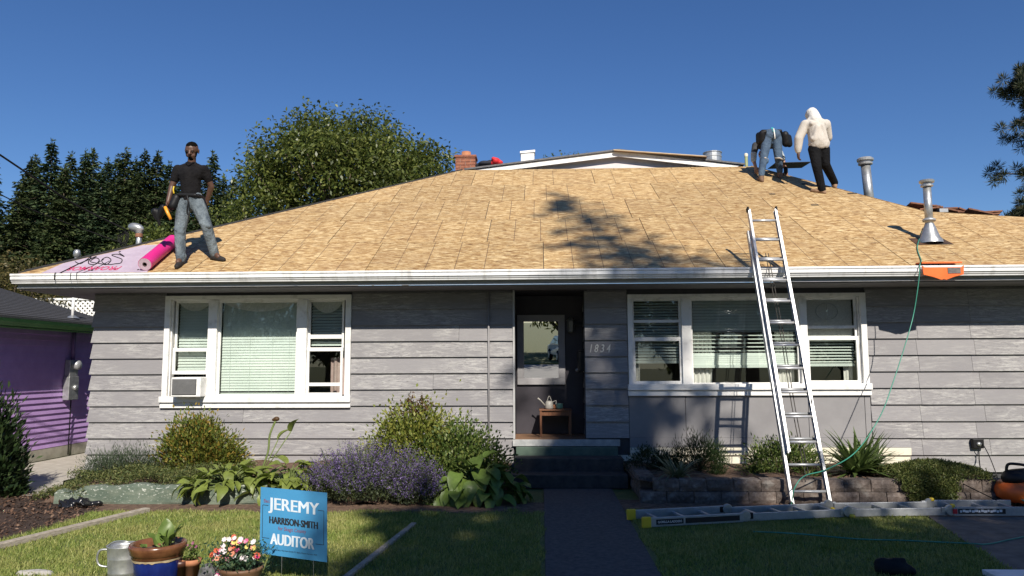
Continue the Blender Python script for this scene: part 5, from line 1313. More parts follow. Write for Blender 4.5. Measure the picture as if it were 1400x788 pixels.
# catmint: leaf mound plus violet spikes
def spikes(name, label, c, rad, n, hgt, seed):
    g = np.random.default_rng(seed); c = np.array(c); t = thing(name, c, label, 'plant')
    a = g.uniform(0, 2*math.pi, n); r_ = np.sqrt(g.uniform(0, 1, n))
    bx_, by_ = np.cos(a)*r_*rad[0]*.8, np.sin(a)*r_*rad[1]*.8
    lean = np.stack([np.cos(a)*r_*.75, np.sin(a)*r_*.75, np.ones(n)], 1)+g.normal(size=(n, 3))*.16
    H_ = hgt*(1-.45*r_**2)*g.uniform(.7, 1.1, n)
    base = np.stack([bx_, by_, np.zeros(n)], 1)+c; tip = base+unit(lean)*H_[:, None]
    V, I = [], []
    kf = 26
    for k in range(kf):
        tt = .52+.48*k/kf+g.uniform(-.01, .01, n); Pp = base+(tip-base)*tt[:, None]+g.normal(size=(n, 3))*.010
        Dd = g.normal(size=(n, 3))+unit(lean)*.6
        V.append(leaves(Pp, Dd, g.uniform(.012, .022, n), g.uniform(.008, .015, n), g)); I.append((g.uniform(size=n) < .25).astype(int))
    for k in range(22):
        tt = g.uniform(.08, .75, n); Pp = base+(tip-base)*tt[:, None]+g.normal(size=(n, 3))*.018
        Dd = g.normal(size=(n, 3))+np.array([0, 0, .3])
        V.append(leaves(Pp, Dd, g.uniform(.02, .04, n), g.uniform(.009, .016, n), g)); I.append(np.ones(n, int))
    f = place('flower_spikes', quads_mesh('flower_spikes', np.concatenate(V), [PURP, G_lav], np.concatenate(I)), t); f['kind'] = 'stuff'
    m = MB()
    for i in range(0, n, 3): m.tube([base[i], tip[i]], [.003, .0015], 4)
    m.build('stems', MAT['stem'], t)
    return t
spikes('catmint', 'large mound of violet catmint behind the yard sign', (-2.05, 9.02, .06), (.82, .5), 820, .68, 21)
spikes('catmint', 'smaller violet catmint clump spilling onto the soil by the rose bush', (-1.45, 8.86, .03), (.45, .25), 260, .42, 22)
bush('rose_bush', 'tall yellow green rose bush reaching up the siding', (-1.62, 9.8, .17), (.74, .5, 1.0), 11000, .055, .032, G_yel, clumps=60, cr=.28, up=.5, seed=9)
bush('rose_bush', 'loose leafy shrub between the catmint and the big hosta', (-1.05, 9.45, .15), (.58, .5, .72), 8500, .05, .028, G_mid, clumps=44, cr=.32, up=.5, seed=10)
# reddish shoots over the rose bush
n = 500; g = RNG; cx = PY(568, 548, 9.8)
sx = g.normal(size=(12, 2))*np.array([.10, .06]); ids = g.integers(0, 12, n); tt = g.uniform(0, 1, n)
P = np.stack([cx.x+sx[ids, 0]*(.6+tt), 9.8+sx[ids, 1], .95+tt*(cx.z+.12-.95)*(1-.6*np.abs(sx[ids, 0])/.15)], 1)+g.normal(size=(n, 3))*.018
rs = thing('rose_shoots', (cx.x, 9.8, .9), 'thin bronze shoots rising above the rose bush', 'plant')
place('leaves', quads_mesh('leaves', leaves(P, g.normal(size=(n, 3))+np.array([0, 0, .4]), .04, .022, g), BRN), rs)['kind'] = 'stuff'
m = MB()
for k in range(12): m.tube([(cx.x+sx[k, 0]*.5, 9.8, .5), (cx.x+sx[k, 0]*1.6, 9.8+sx[k, 1], .95+(cx.z+.12-.95)*(1-.6*abs(sx[k, 0])/.15))], [.005, .002], 4)
m.build('stems', MAT['bark'], rs)
# right bed
def strap_leaves(name, label, c, n, L_, W_, seed, mat, spread=.8, erect=.6):
    r = random.Random(seed); t = thing(name, c, label, 'plant'); c = Vector(c)
    vers = []
    for s_ in range(4):
        m = MB(); k = 7; vs = []; ar = (.3, .6, 1.0, 1.4)[s_]
        for i in range(k+1):
            q = i/k; w = W_*.5*(1-q**2.2)+.001; ang = ar*q
            y = L_*(math.sin(ang)/ar if ar > .01 else q); z = L_*((1-math.cos(ang))/ar)
            vs += [(-w, y, -z), (0, y, -z-.15*w), (w, y, -z)]
        m.add(vs, [(3*i+j, 3*i+j+1, 3*i+j+4, 3*i+j+3) for i in range(k) for j in range(2)])
        vers.append(m.mesh('leaf', mat, True))
    for i in range(n):
        o = place('leaf', vers[i % 4], t); az = r.uniform(0, 2*math.pi)
        o.matrix_basis = Matrix.Translation(c+Vector((r.uniform(-.06, .06), r.uniform(-.05, .05), 0))) @ Matrix.Rotation(az, 4, 'Z') @ Matrix.Rotation(r.uniform(erect, 1.45)*(1-.2*spread), 4, 'X') @ Matrix.Scale(r.uniform(.65, 1.15), 4)
    return t
STRAP = LM('grey green strap leaf', (.09, .13, .07), (.18, .22, .13), None, .25, .45)
strap_leaves('daylily_clump', 'grey green strap-leaved clump at the steps end of the block wall', (1.62, 9.15, .24), 60, .42, .032, 31, STRAP)
bush('juniper_shrub', 'small dark spiky shrub left of the leaning ladder shadow', (2.02, 9.95, .24), (.36, .3, .50), 5000, .06, .008, G_dark, clumps=40, cr=.26, up=1.3, seed=12)
bush('juniper_shrub', 'low dark needle shrub between strap-leaved clump and spiky shrub', (1.42, 9.95, .24), (.35, .25, .30), 2600, .05, .010, G_dark, clumps=26, cr=.3, up=1.0, seed=13)
bush('boxwood_shrub', 'loose green shrub growing behind the leaning ladder', (3.08, 9.75, .24), (.48, .4, .46), 5200, .05, .018, G_mid, clumps=40, cr=.28, up=.6, seed=14)
LANCE = LM('lance leaf', (.04, .075, .02), (.095, .14, .04), (.17, .20, .075), .25, .4)
strap_leaves('lily_plant', 'bushy plant of upright lance leaves right of the leaning ladder', (3.88, 9.5, .24), 170, .60, .06, 33, LANCE, .35, .35)
strap_leaves('lily_plant', 'second lance-leaved plant tucked against the cream foundation', (4.15, 9.8, .24), 90, .50, .055, 34, LANCE, .4, .25)
n = 17000; X = g.uniform(4.1, 5.15, n)+g.normal(size=n)*.04; Y = 8.86+.80*g.uniform(0, 1, n)
mound = np.exp(-((X-4.6)/.55)**2)
P1 = np.stack([X, Y, (.285+.15*mound*np.sin(np.clip((Y-8.84)/.65, 0, 1)*math.pi)**.6)*g.uniform(.88, 1.08, n)], 1)
n2 = 8000; t_ = g.uniform(0, 1, n2)**.8
P2 = np.stack([4.42+(.36-.16*t_+.05*np.sin(t_*17))*g.uniform(-1, 1, n2), 8.865-.06*np.sin(t_*1.5)+g.normal(size=n2)*.018, np.maximum(.02, .31-.27*t_+g.normal(size=n2)*.015)], 1)
P = np.concatenate([P1, P2]); n = len(P)
gcv = thing('creeping_plant', (4.6, 9.2, .25), 'bright green creeping plant draped over the block wall', 'plant')
place('foliage', quads_mesh('foliage', leaves(P, g.normal(size=(n, 3))*.6+np.array([0, -.35, .5]), g.uniform(.02, .045, n), g.uniform(.008, .014, n), g), G_low2 if False else LM('bright creeping leaf', (.05, .075, .02), (.12, .15, .04), (.2, .2, .07), .3, .5)), gcv)['kind'] = 'stuff'

# ================================================================ POTS AND SIGN
def pz(px, py_, Y): return PY(px, py_, Y)
rim = PY(216, 752, 5.46); 
bp = thing('glazed_pot', (rim.x, 5.46, 0), 'blue glazed pot with broad brown rim', 'pot')
zr = rim.z
BLUE = mk('cobalt glaze', (.006, .012, .10), (.012, .03, .19), .12, 6)
RIMB = mk('brown glazed rim', (.10, .038, .018), (.19, .08, .035), .25, 12)
MB().lathe([(.0, 0), (.125, 0), (.14, .02), (.165, zr-.06), (.167, zr-.035)], (rim.x, 5.46, .001), 32).build('body', BLUE, bp, smooth=True)
MB().lathe([(.166, zr-.045), (.175, zr-.04), (.172, zr-.02), (.185, zr-.014), (.188, zr+.01), (.192, zr+.016), (.196, zr+.035), (.190, zr+.052), (.176, zr+.055), (.165, zr+.045), (.160, zr-.02)], (rim.x, 5.46, .001), 36).build('rim', RIMB, bp, smooth=True)
m = MB(); m.lathe([(0, zr+.0), (.1, zr+.004), (.161, zr-.004)], (rim.x, 5.46, .001), 24); m.build('potting_soil', MAT['soil'], bp, smooth=True)
drp = MB(); vs = []
for k in range(49):
    a = 2*math.pi*k/48; x_, y_ = math.cos(a), math.sin(a); dd_ = .006+.010*abs(math.sin(k*1.7)*math.sin(k*.6+1))
    vs += [(rim.x+.1705*x_, 5.46+.1705*y_, zr-.044), (rim.x+.1695*x_, 5.46+.1695*y_, zr-.048-dd_)]
drp.add(vs, [(2*k, 2*k+1, 2*k+3, 2*k+2) for k in range(48)])
drp.build('glaze_edge', mk('cream glaze edge', (.30, .22, .13), (.42, .34, .22), .3, 30), bp, smooth=True)
pl = thing('pot_plant', (rim.x+.05, 5.46, zr), 'young broad-leaved plant growing in the blue glazed pot', 'plant')
for k, (dx, dy, h_, yaw, tilt, L_, W_) in enumerate(((.0, 0, .05, -.4, 1.1, .15, .10), (.03, .01, .07, .5, 1.3, .17, .11), (.07, .0, .05, -1.3, 1.0, .15, .10), (.05, -.02, .03, 2.4, 1.1, .13, .085), (-.03, -.01, .04, 1.6, .9, .12, .085), (.09, .02, .06, -1.0, 1.25, .14, .09), (-.09, -.02, .01, 2.0, .7, .07, .05), (-.12, .0, .01, 1.0, .6, .06, .05), (-.05, -.06, .0, 3.0, .8, .07, .04))):
    b = Vector((rim.x+.03+dx, 5.44+dy, zr+h_)); o = leaf_blade(L_, W_, .5, 8, wave=.08, seed=k).build('leaf', BROAD, pl, smooth=True)
    o.matrix_basis = Matrix.Translation(b) @ Matrix.Rotation(yaw, 4, 'Z') @ Matrix.Rotation(tilt, 4, 'X')
    MB().tube([(rim.x+.045, 5.46, zr), (b.x*.5+(rim.x+.045)*.5, b.y, b.z-.01), b], .006, 6).build('stem', MAT['stem'], pl, smooth=True)
bc = PY(170, 745, 5.6)
bk = thing('galvanised_bucket', (bc.x, 5.6, 0), 'dented galvanised bucket with side handle left of the blue pot', 'bucket')
zb_ = bc.z
MB().lathe([(0, 0.002), (.095, 0), (.105, zb_*.3), (.107, zb_*.32), (.105, zb_*.34), (.112, zb_*.66), (.114, zb_*.68), (.112, zb_*.70), (.118, zb_-.01), (.125, zb_), (.118, zb_+.004), (.112, zb_-.02), (.09, .02), (0, .02)], (bc.x, 5.6, 0), 28, sx=1.0, sy=.9).build('pail', MAT['galv'], bk, smooth=True)
hp_ = [(bc.x-.115, 5.58, zb_-.03), (bc.x-.165, 5.57, zb_-.035), (bc.x-.185, 5.57, zb_-.09), (bc.x-.165, 5.57, zb_-.14), (bc.x-.112, 5.58, zb_-.155)]
MB().tube(smoothpath(hp_), .008, 8).build('handle', MAT['galv'], bk, smooth=True)
MB().tube(smoothpath([(bc.x-.1, 5.55, zb_+.0), (bc.x-.04, 5.54, zb_+.035), (bc.x+.05, 5.53, zb_+.04), (bc.x+.11, 5.57, zb_+.01)]), .006, 8).build('bail', MAT['galv'], bk, smooth=True)
def tpot(px, py_, Y, r, label, mat, grp=None, nm='terracotta_pot'):
    q = PY(px, py_, Y); t = thing(nm, (q.x, Y, 0), label, 'pot'); z = max(q.z, .08)
    MB().lathe([(0, 0.002), (r*.7, 0), (r*.92, z-.04), (r*1.02, z-.04), (r*1.06, z), (r*.95, z), (r*.85, z-.03)], (q.x, Y, 0), 24).build('body', mat, t, smooth=True)
    MB().lathe([(0, z-.025), (r*.88, z-.03)], (q.x, Y, 0), 20).build('potting_soil', MAT['soil'], t)
    return q, z
q, z = tpot(247, 766, 5.50, .055, 'small dark brown pot between the blue pot and terracotta pot', mk('dark brown glaze', (.045, .018, .012), (.08, .03, .02), .4), nm='brown_pot')
q, z = tpot(262, 764, 5.54, .065, 'small terracotta pot with pink blooms beside the grey stone', MAT['terra'])
PINK = LM('pink petal', (.55, .05, .18), (.75, .16, .32), (.8, .4, .5), .2, .6)
def blossoms(P, r_, mats, seed, parent, nm='blossom', k=7):
    g = np.random.default_rng(seed)
    me = {}
    for i, p_ in enumerate(P):
        mt_ = mats[i % len(mats)]
        key = mt_.name
        if key not in me:
            V = []
            for a in range(k):
                an = 2*math.pi*a/k; d = np.array([math.cos(an), math.sin(an), .25]); s_ = np.array([-math.sin(an), math.cos(an), 0])
                V.append([np.array([0, 0, 0]), d*.6+s_*.38, d*1.0+np.array([0, 0, .02]), d*.6-s_*.38])
            me[key] = quads_mesh(nm, np.array(V), mt_)
        o = place(nm, me[key], parent); s_ = r_*g.uniform(.75, 1.25)
        n_ = Vector((g.uniform(-.5, .5), -1, g.uniform(.2, 1.0))).normalized()
        o.matrix_basis = Matrix.Translation(Vector(p_)) @ Vector((0, 0, 1)).rotation_difference(n_).to_matrix().to_4x4() @ Matrix.Scale(s_, 4)
t = thing('seedling', (q.x, 5.54, z), 'small pink flowering seedling in the terracotta pot', 'plant')
place('foliage', quads_mesh('foliage', leaves(np.array([q.x, 5.54, z])+RNG.normal(size=(180, 3))*np.array([.03, .025, .035])+np.array([0, 0, .04]), RNG.normal(size=(180, 3))+np.array([0, 0, .7]), .03, .012, RNG), G_mid), t)['kind'] = 'stuff'
blossoms([Vector((q.x, 5.52, z))+Vector((dx, 0, dz)) for dx, dz in ((-.02, .10), (.015, .115), (.04, .09), (.0, .08))], .014, [LM('mauve petal', (.25, .06, .14), (.38, .14, .24), None, .2, .6)], 3, t)
# grey stone and flower basket
q = PY(285, 778, 5.46)
st_ = blob('garden_stone', [('c', (q.x-.02, 5.46, .03), .06, (q.x+.0, 5.46, q.z-.02), .065), ('e', (q.x+.03, 5.46, .05), (.07, .06, .08)), ('c', (q.x-.045, 5.42, .05), .03, (q.x-.02, 5.44, q.z), .035)], .014, mk('dark grey stone', (.045, .045, .047), (.13, .13, .135), .9, 30, bmp=.6), None, 1)
tag(st_, 'dark grey stone between terracotta pot and flower basket', 'stone')
q = PY(330, 770, 5.46); z = .17
fb = thing('flower_basket', (q.x, 5.46, 0), 'brown planter bowl under a mass of mixed flowers', 'planter')
MB().lathe([(0, .004), (.09, .002), (.13, .06), (.15, z-.03), (.158, z-.02), (.158, z), (.145, z), (.12, z-.04)], (q.x, 5.46, 0), 28).build('bowl', mk('brown bowl', (.12, .06, .03), (.2, .11, .06), .6), fb, smooth=True)
MB().lathe([(0, z-.02), (.14, z-.025)], (q.x, 5.46, 0), 20).build('potting_soil', MAT['soil'], fb)
fl_ = thing('mixed_flowers', (q.x, 5.46, z), 'mixed red, white, pink and yellow flowers filling the brown bowl', 'flowers')
n = 2200; P = RNG.normal(size=(n, 3))*np.array([.085, .07, .05])+np.array([q.x-.02, 5.46, z+.06]); P[:, 2] = np.maximum(P[:, 2], .05)
place('foliage', quads_mesh('foliage', leaves(P, RNG.normal(size=(n, 3))+np.array([0, 0, .3]), RNG.uniform(.02, .045, n), RNG.uniform(.008, .016, n), RNG), LM('blue green flower leaf', (.02, .05, .025), (.05, .11, .06), (.1, .14, .06), .25, .5)), fl_)['kind'] = 'stuff'
cols = [LM('white petal', (.7, .66, .64), (.8, .78, .76), None, .2, .6), PINK, LM('yellow petal', (.6, .5, .08), (.75, .65, .2), None, .2, .6), LM('red petal', (.5, .06, .03), (.65, .14, .06), None, .2, .6), LM('white petal two', (.66, .58, .6), (.8, .7, .72), None, .2, .6), LM('magenta petal', (.5, .02, .16), (.65, .05, .25), None, .2, .6), LM('salmon petal', (.62, .22, .12), (.7, .3, .2), None, .2, .6)]
spots = []
for k in range(58):
    a, r_ = rnd.uniform(-1, 1), rnd.uniform(0, 1)
    x_ = q.x-.02+.17*a; zz = z+.03+(.17*math.sqrt(max(0, 1-a*a)))*r_+.02
    if k % 6 == 5: x_ = q.x-.12+rnd.uniform(-.05, .05); zz = .08+rnd.uniform(0, .05)
    spots.append(Vector((x_, 5.46-.085+.06*rnd.random()-.02*(1-r_), zz)))
blossoms(spots, .021, cols, 5, fl_)
m = MB()
for s_ in spots[::2]: m.tube([(q.x+(s_.x-q.x)*.5, 5.46, z), s_], .002, 4)
m.build('stems', MAT['stem'], fl_)
# pale stone at the lower edge
q = PZ(47, 786)
stn = blob('pale_stone', [('c', (q.x-.11, q.y, .0), .035, (q.x+.11, q.y, .0), .035), ('e', (q.x, q.y+.02, .0), (.15, .06, .035))], .014, mk('pale stone', (.32, .3, .27), (.45, .43, .4), .9, 20, bmp=.4), None, 1)
tag(stn, 'flat pale stone in the grass left of the bucket', 'stone')
# crumpled black plastic by the mulch
q = PZ(108, 695)
pr = [('c', (q.x+rnd.uniform(-.2, .2), q.y+rnd.uniform(-.08, .1), .02), rnd.uniform(.02, .05), (q.x+rnd.uniform(-.2, .2), q.y+rnd.uniform(-.08, .1), rnd.uniform(.03, .10)), rnd.uniform(.012, .03)) for k in range(16)]
tag(blob('plastic_bag', pr, .012, mk('glossy black plastic', (.01, .01, .011), None, .25, 8), None, 0), 'crumpled black plastic sheet lying at the mulch edge', 'bag')
q = PZ(1222, 786)
pr = [('e', (q.x, q.y+.02, .04), (.13, .11, .075)), ('e', (q.x-.06, q.y+.03, .07), (.07, .06, .05)), ('c', (q.x-.09, q.y, .04), .05, (q.x+.02, q.y, .09), .04), ('c', (q.x+.05, q.y, .06), .05, (q.x+.12, q.y-.02, .03), .04), ('c', (q.x+.03, q.y+.02, .08), .04, (q.x+.07, q.y, .10), .03)]
tag(blob('black_bag', pr, .012, MAT['blackrub'], None, 1), 'small slumped black bag on the right lawn', 'bag')
q = PZ(1375, 790)
tag(MB().obox((q.x+.1, q.y-.06, .03), (.25, .0, 0), (0, .1, 0), (0, 0, .02)).build('white_board', MAT['white'], bevel=.004), 'white painted board lying on the right lawn edge', 'board')

# yard sign
SY = 5.62
c00, c10, c11, c01 = PY(355, 757, SY), PY(447, 769, SY-.03), PY(447, 674, SY-.03), PY(356.5, 666, SY)
sg = thing('yard_sign', ((c00.x+c10.x)/2, SY, 0), 'sky blue square election yard sign on wire stakes', 'sign')
sx_, sy_ = (c10-c00), (c01-c00); nx_ = sx_.cross(sy_).normalized()
SB = mk('sky blue print', (.045, .22, .43), (.055, .25, .47), .42, 3)
MB().prism([c00, c10, c11, c01], -nx_*.005).build('board', SB, sg)
def S(u, v): return c00+sx_*u+sy_*v
ux, uy = sx_.normalized(), sy_.normalized(); SW, SH_ = sx_.length, sy_.length
WHT = mk('white sign print', (.52, .58, .64), None, .5); BLK = mk('black sign print', (.012, .014, .02), None, .5); MAR = mk('maroon sign print', (.20, .03, .035), None, .5)
def stext(s_, u, v, w, h_, mt_, bold):           # struck twice, a hair apart, for a bold face
    for q_ in ((0,) if bold < .006 else (-1, -.33, .33, 1)):
        text_at('lettering', s_, S(u+q_*bold, v), ux, uy, w*SW-2*bold*SW*(len(s_) > 3), h_*SH_, mt_, sg, bold=0, lift=.0012+.00012*q_)
stext('JEREMY', .50, .742, .76, .235, WHT, .007)
stext('HARRISON-SMITH', .50, .525, .73, .105, BLK, .006)
stext('for Skagit County', .48, .405, .42, .07, MAR, .003)
stext('AUDITOR', .485, .245, .66, .165, WHT, .008)
stext('Elect', .095, .80, .09, .05, MAR, .003)
stext('Paid for by Jeremy Harrison-Smith PO Box, Mount Vernon, WA', .48, .085, .76, .028, BLK, .004)
ml = MB()
def sline(a, b_): ml.bar(S(*a)+nx_*.0012, S(*b_)+nx_*.0012, .0035, .0008, nx_)
for a, b_ in (((.035, .735), (.12, .735)), ((.035, .735), (.035, .245)), ((.035, .245), (.14, .245)), ((.95, .755), (.86, .755)), ((.95, .755), (.95, .25)), ((.95, .25), (.83, .25))): sline(a, b_)
ml.build('border_lines', BLK, sg)
for u in (.33, .80):
    p_ = S(u, .0); MB().tube([S(u, .55)+nx_*-.0025, p_+nx_*-.0025, Vector((p_.x+.004, p_.y, -.02))], .0019, 6).build('stake', MAT['galv'], sg, smooth=True)

# ================================================================ AC, PORCH TABLE, HOSES, COMPRESSOR
a0_, a1_ = PY(233, 543, YW-.25), PY(268, 516, YW-.25)
ac = thing('air_conditioner', ((a0_.x+a1_.x)/2, YW-.1, a0_.z), 'white window air conditioner jutting from the left window', 'air conditioner')
MB().box(a0_.x, a1_.x+.07, YW-.25, YW+.2, a0_.z, a1_.z).build('case', MAT['white'], ac, bevel=.01)
MB().box(a0_.x+.02, a1_.x+.01, YW-.258, YW-.2505, a0_.z+.03, a1_.z-.025).build('grille_back', mk('dark grille', (.03, .03, .032), None, .7), ac)
gm_ = MB(); zz = a0_.z+.04
while zz < a1_.z-.03: gm_.box(a0_.x+.024, a1_.x+.006, YW-.264, YW-.2585, zz, zz+.006); zz += .0135
gm_.build('grille', mk('grey grille', (.22, .22, .22), None, .6), ac)
MB().box(a1_.x+.075, lx[2]+.0, YW+.01, YW+.03, a0_.z+.02, hz(512, 260)-.002).build('side_panel', mk('accordion panel', (.55, .56, .56), (.66, .66, .66), .6, 40, stretch=(10, 1, .1)), ac)
tb = thing('side_table', ((PY(738, 598, 11.15).x+PY(781, 598, 11.15).x)/2, 11.15, .56), 'small brown wooden side table in the entrance recess', 'table')
tx0, tx1 = PY(738, 560, 11.05).x, PY(781, 560, 11.05).x; tz = PY(760, 560, 11.05).z
TW = mk('brown table wood', (.13, .05, .022), (.2, .08, .035), .5, 8, stretch=(6, 6, 1))
MB().box(tx0-.01, tx1+.01, 11.02, 11.36, tz-.02, tz).build('top', TW, tb, bevel=.004)
MB().box(tx0+.02, tx1-.02, 11.05, 11.33, tz-.09, tz-.022).build('apron', TW, tb)
for x_ in (tx0+.0, tx1-.03):
    for y_ in (11.03, 11.32): MB().box(x_, x_+.03, y_, y_+.03, .5605, tz-.0215).build('leg', TW, tb)
wc = Vector(((tx0+tx1)/2-.09, 11.15, tz))
wcan = thing('watering_can', wc, 'pale watering can with long spout on the porch table', 'watering can')
WCM = mk('pale enamel', (.30, .28, .25), (.38, .36, .32), .5)
MB().lathe([(0, .001), (.06, .001), (.065, .02), (.055, .10), (.04, .12), (.038, .12), (0, .10)], wc, 16).build('body', WCM, wcan, smooth=True)
MB().tube([wc+Vector((-.05, 0, .04)), wc+Vector((-.13, 0, .13)), wc+Vector((-.17, 0, .16))], [.012, .009, .013], 8).build('spout', WCM, wcan, smooth=True)
MB().tube(smoothpath([wc+Vector((.045, 0, .10)), wc+Vector((.10, 0, .12)), wc+Vector((.09, 0, .05)), wc+Vector((.06, 0, .03))]), .007, 6).build('handle', WCM, wcan, smooth=True)
MB().tube(smoothpath([wc+Vector((-.03, 0, .12)), wc+Vector((0, 0, .19)), wc+Vector((.035, 0, .12))]), .006, 6).build('top_handle', WCM, wcan, smooth=True)
for k, (dx, s_, mm, lb) in enumerate(((.07, .042, MAT['terra'], 'tiny terracotta pot beside the watering can on the porch table'), (.15, .055, mk('teal glaze', (.05, .13, .13), (.08, .18, .18), .3), 'squat teal glazed pot on the porch table edge'))):
    c_ = wc+Vector((dx, .02-.05*k, 0)); o = thing('small_pot', c_, lb, 'pot')
    MB().lathe([(0, .001), (s_*.7, .001), (s_, s_*.6), (s_*.95, s_*1.3), (s_*1.08, s_*1.45), (s_*.9, s_*1.45), (0, s_*1.2)], c_, 16).build('body', mm, o, smooth=True)
# outlet cover and cords
oc = PY(1336, 607, YW-.06)
ot = thing('outlet_cover', (oc.x, YW-.03, oc.z), 'black weatherproof outlet cover with plugs on the right wall', 'outlet')
MB().box(oc.x-.075, oc.x+.075, YW-.10, YW-.027, oc.z-.06, oc.z+.07).build('box', MAT['black'], ot, bevel=.012)
MB().lathe([(0, .02), (.028, .015), (.03, 0)], (oc.x, YW-.10, oc.z), 14, axis=(0, -1, 0)).build('plug', MAT['galv'], ot, smooth=True)
def cord(nm, pts, r, mat, label, n=8): tag(MB().tube(smoothpath(pts, n), r, 7).build(nm, mat, smooth=True), label, 'cord' if 'cord' in nm else 'hose')
cord('power_cord', [(oc.x-.01, YW-.11, oc.z-.05), PY(1339, 630, YW-.10), PY(1341, 646, 10.2), PY(1342, 658, 9.6), (PZ(1343, 664, .27).x, 9.2, .28), PZ(1362, 684, .12)], .006, MAT['black'], 'black cord dropping straight from the outlet cover')
cord('power_cord', [(oc.x+.05, YW-.11, oc.z+.0), PY(1353, 625, 10.4), PY(1362, 648, 9.8), PY(1367, 661, 9.2), PY(1372, 672, 8.9)], .006, MAT['black'], 'black cord slanting from the outlet cover to the compressor')
# compressor
cc = Vector((PY(1394, 688, 8.78).x+.02, 8.78, 0))
cp = thing('air_compressor', cc, 'orange pancake air compressor with black motor shroud by the block wall', 'compressor')
zt1, zt2 = PY(1400, 661, 8.7).z, PY(1385, 636, 8.7).z
MB().lathe([(0, .04), (.15, .05), (.24, .10), (.255, .16), (.25, zt1*.75), (.22, zt1), (.1, zt1+.03), (0, zt1+.03)], cc, 28).build('tank', MAT['orange'], cp, smooth=True)
blob('motor_shroud', [('c', cc+Vector((-.12, -.02, zt1+.06)), .085, cc+Vector((.1, -.02, zt1+.07)), .095), ('e', cc+Vector((-.08, -.04, zt1+.05)), (.14, .12, .08)), ('c', cc+Vector((.06, .05, zt1+.05)), .1, cc+Vector((-.05, .05, zt1+.05)), .09)], .016, MAT['black'], cp, 2)
MB().tube(smoothpath([cc+Vector((-.16, -.03, zt1+.10)), cc+Vector((-.14, -.03, zt2-.005)), cc+Vector((-.05, -.03, zt2+.005)), cc+Vector((.08, -.03, zt2-.02)), cc+Vector((.12, -.03, zt1+.12))]), .016, 8).build('handle', MAT['black'], cp, smooth=True)
for a in (0.8, 2.4, 4.0, 5.5): MB().lathe([(0, 0.002), (.022, 0), (.022, .06), (0, .07)], cc+Vector((.15*math.cos(a), .15*math.sin(a), 0)), 10).build('foot', MAT['blackrub'], cp)
# green air hose: roof -> gutter -> ladder -> ground, and the run across the lawn
hz_ = [rp(PR(1264, 312).x, PR(1264, 312).y-EY, .05), rp(PR(1254, 338).x, PR(1254, 338).y-EY, .02), rp(PR(1259, 358).x, PR(1259, 358).y-EY, .02), Vector((PY(1258, 371, EY-.14).x, EY-.145, GZ+.016)), PY(1256, 385, EY-.16), PY(1249, 430, 9.9), PY(1238, 470, 9.8), PY(1222, 520, 9.65), PY(1203, 570, 9.45), PY(1170, 618, 9.2), PY(1130, 642, 8.75), PY(1100, 651, 8.57), PY(1086, 668, 8.52), PZ(1078, 694, .01), PZ(1040, 697, .012), PZ(980, 698, .012), PZ(935, 703, .012)]
cord('air_hose', hz_, .0065, MAT['hose'], 'green air hose hanging from the gutter down to the leaning ladder', 10)
cord('air_hose', [PZ(1030, 727, .035), PZ(1090, 730, .04), PZ(1170, 737, .035), PZ(1230, 739, .03), PZ(1320, 743, .03), PZ(1350, 744, .016), PZ(1380, 738, .016), PZ(1430, 728, .016)], .0065, MAT['hose'], 'green air hose lying across the right lawn onto the pad', 8)
cord('air_hose', [PZ(1352, 690, .02), PZ(1375, 676, .06), PY(1395, 682, 8.6), PZ(1420, 700, .012)], .0065, MAT['hose'], 'green air hose coiled at the foot of the compressor', 8)

# ================================================================ PURPLE HOUSE
NX = -8.60
MAT['purple'] = mk('purple lap siding', (.45, .28, .60), (.53, .34, .68), .6, 4, rnd=.05)
MAT['green'] = mk('green gutter paint', (.07, .20, .06), (.10, .26, .085), .4, 4)
MAT['nshingle'] = mk('black asphalt shingle', (.025, .025, .028), (.06, .06, .066), .95, 30, bmp=.5, stretch=(1, 2, 1))
nh = thing('purple_house', (NX-3, 13, 0), 'purple lap-sided house with green gutter and black shingle roof', 'house')
nw = MB().box(NX-6, NX-.03, 9.8, 14.25, 0, 2.45).build('wall', MAT['purple'], nh)
z = .20; k = 0
while z < 2.4:
    m = MB(); h_ = .098
    vs = [(NX, 9.8, z), (NX, 14.2, z), (NX-.024, 14.2, z+h_+.004), (NX-.024, 9.8, z+h_+.004), (NX-.029, 9.8, z), (NX-.029, 14.2, z), (NX-.029, 14.2, z+h_+.004), (NX-.029, 9.8, z+h_+.004)]
    m.add(vs, [(0, 1, 2, 3), (7, 6, 5, 4), (0, 4, 5, 1), (3, 2, 6, 7), (0, 3, 7, 4), (1, 5, 6, 2)])
    m.build('siding_board', MAT['purple'], nw); z += h_
MB().box(NX-.028, NX-.004, 9.8, 14.2, 0, .197).build('foundation', MAT['concrete'], nh)
NEZ = 2.36; NEX = -8.22
MB().prism([(NEX, 9.2, NEZ), (NEX-.11, 9.2, NEZ), (NEX-.11, 9.2, NEZ-.11), (NEX-.07, 9.2, NEZ-.11), (NEX-.015, 9.2, NEZ-.05)], (0, 5.2, 0)).build('gutter', MAT['green'], nh)
MB().box(NX-.2, NEX-.112, 9.25, 14.3, NEZ-.13, NEZ-.115).build('soffit', MAT['green'], nh)
nr = MB(); s_ = .30
nr.prism([(NEX-.02, 9.2, NEZ+.005), (NEX-4.0, 9.2, NEZ+.005+4*s_), (NEX-4.0, 9.2, NEZ+.04+4*s_), (NEX-.02, 9.2, NEZ+.04)], (0, 5.2, 0))
nr.prism([(NEX-4.002, 9.2, NEZ+.005+4*s_), (NEX-8, 9.2, NEZ), (NEX-8, 9.2, NEZ+.035), (NEX-4.002, 9.2, NEZ+.04+4*s_)], (0, 5.2, 0))
nro = nr.build('roof', MAT['nshingle'], nh)
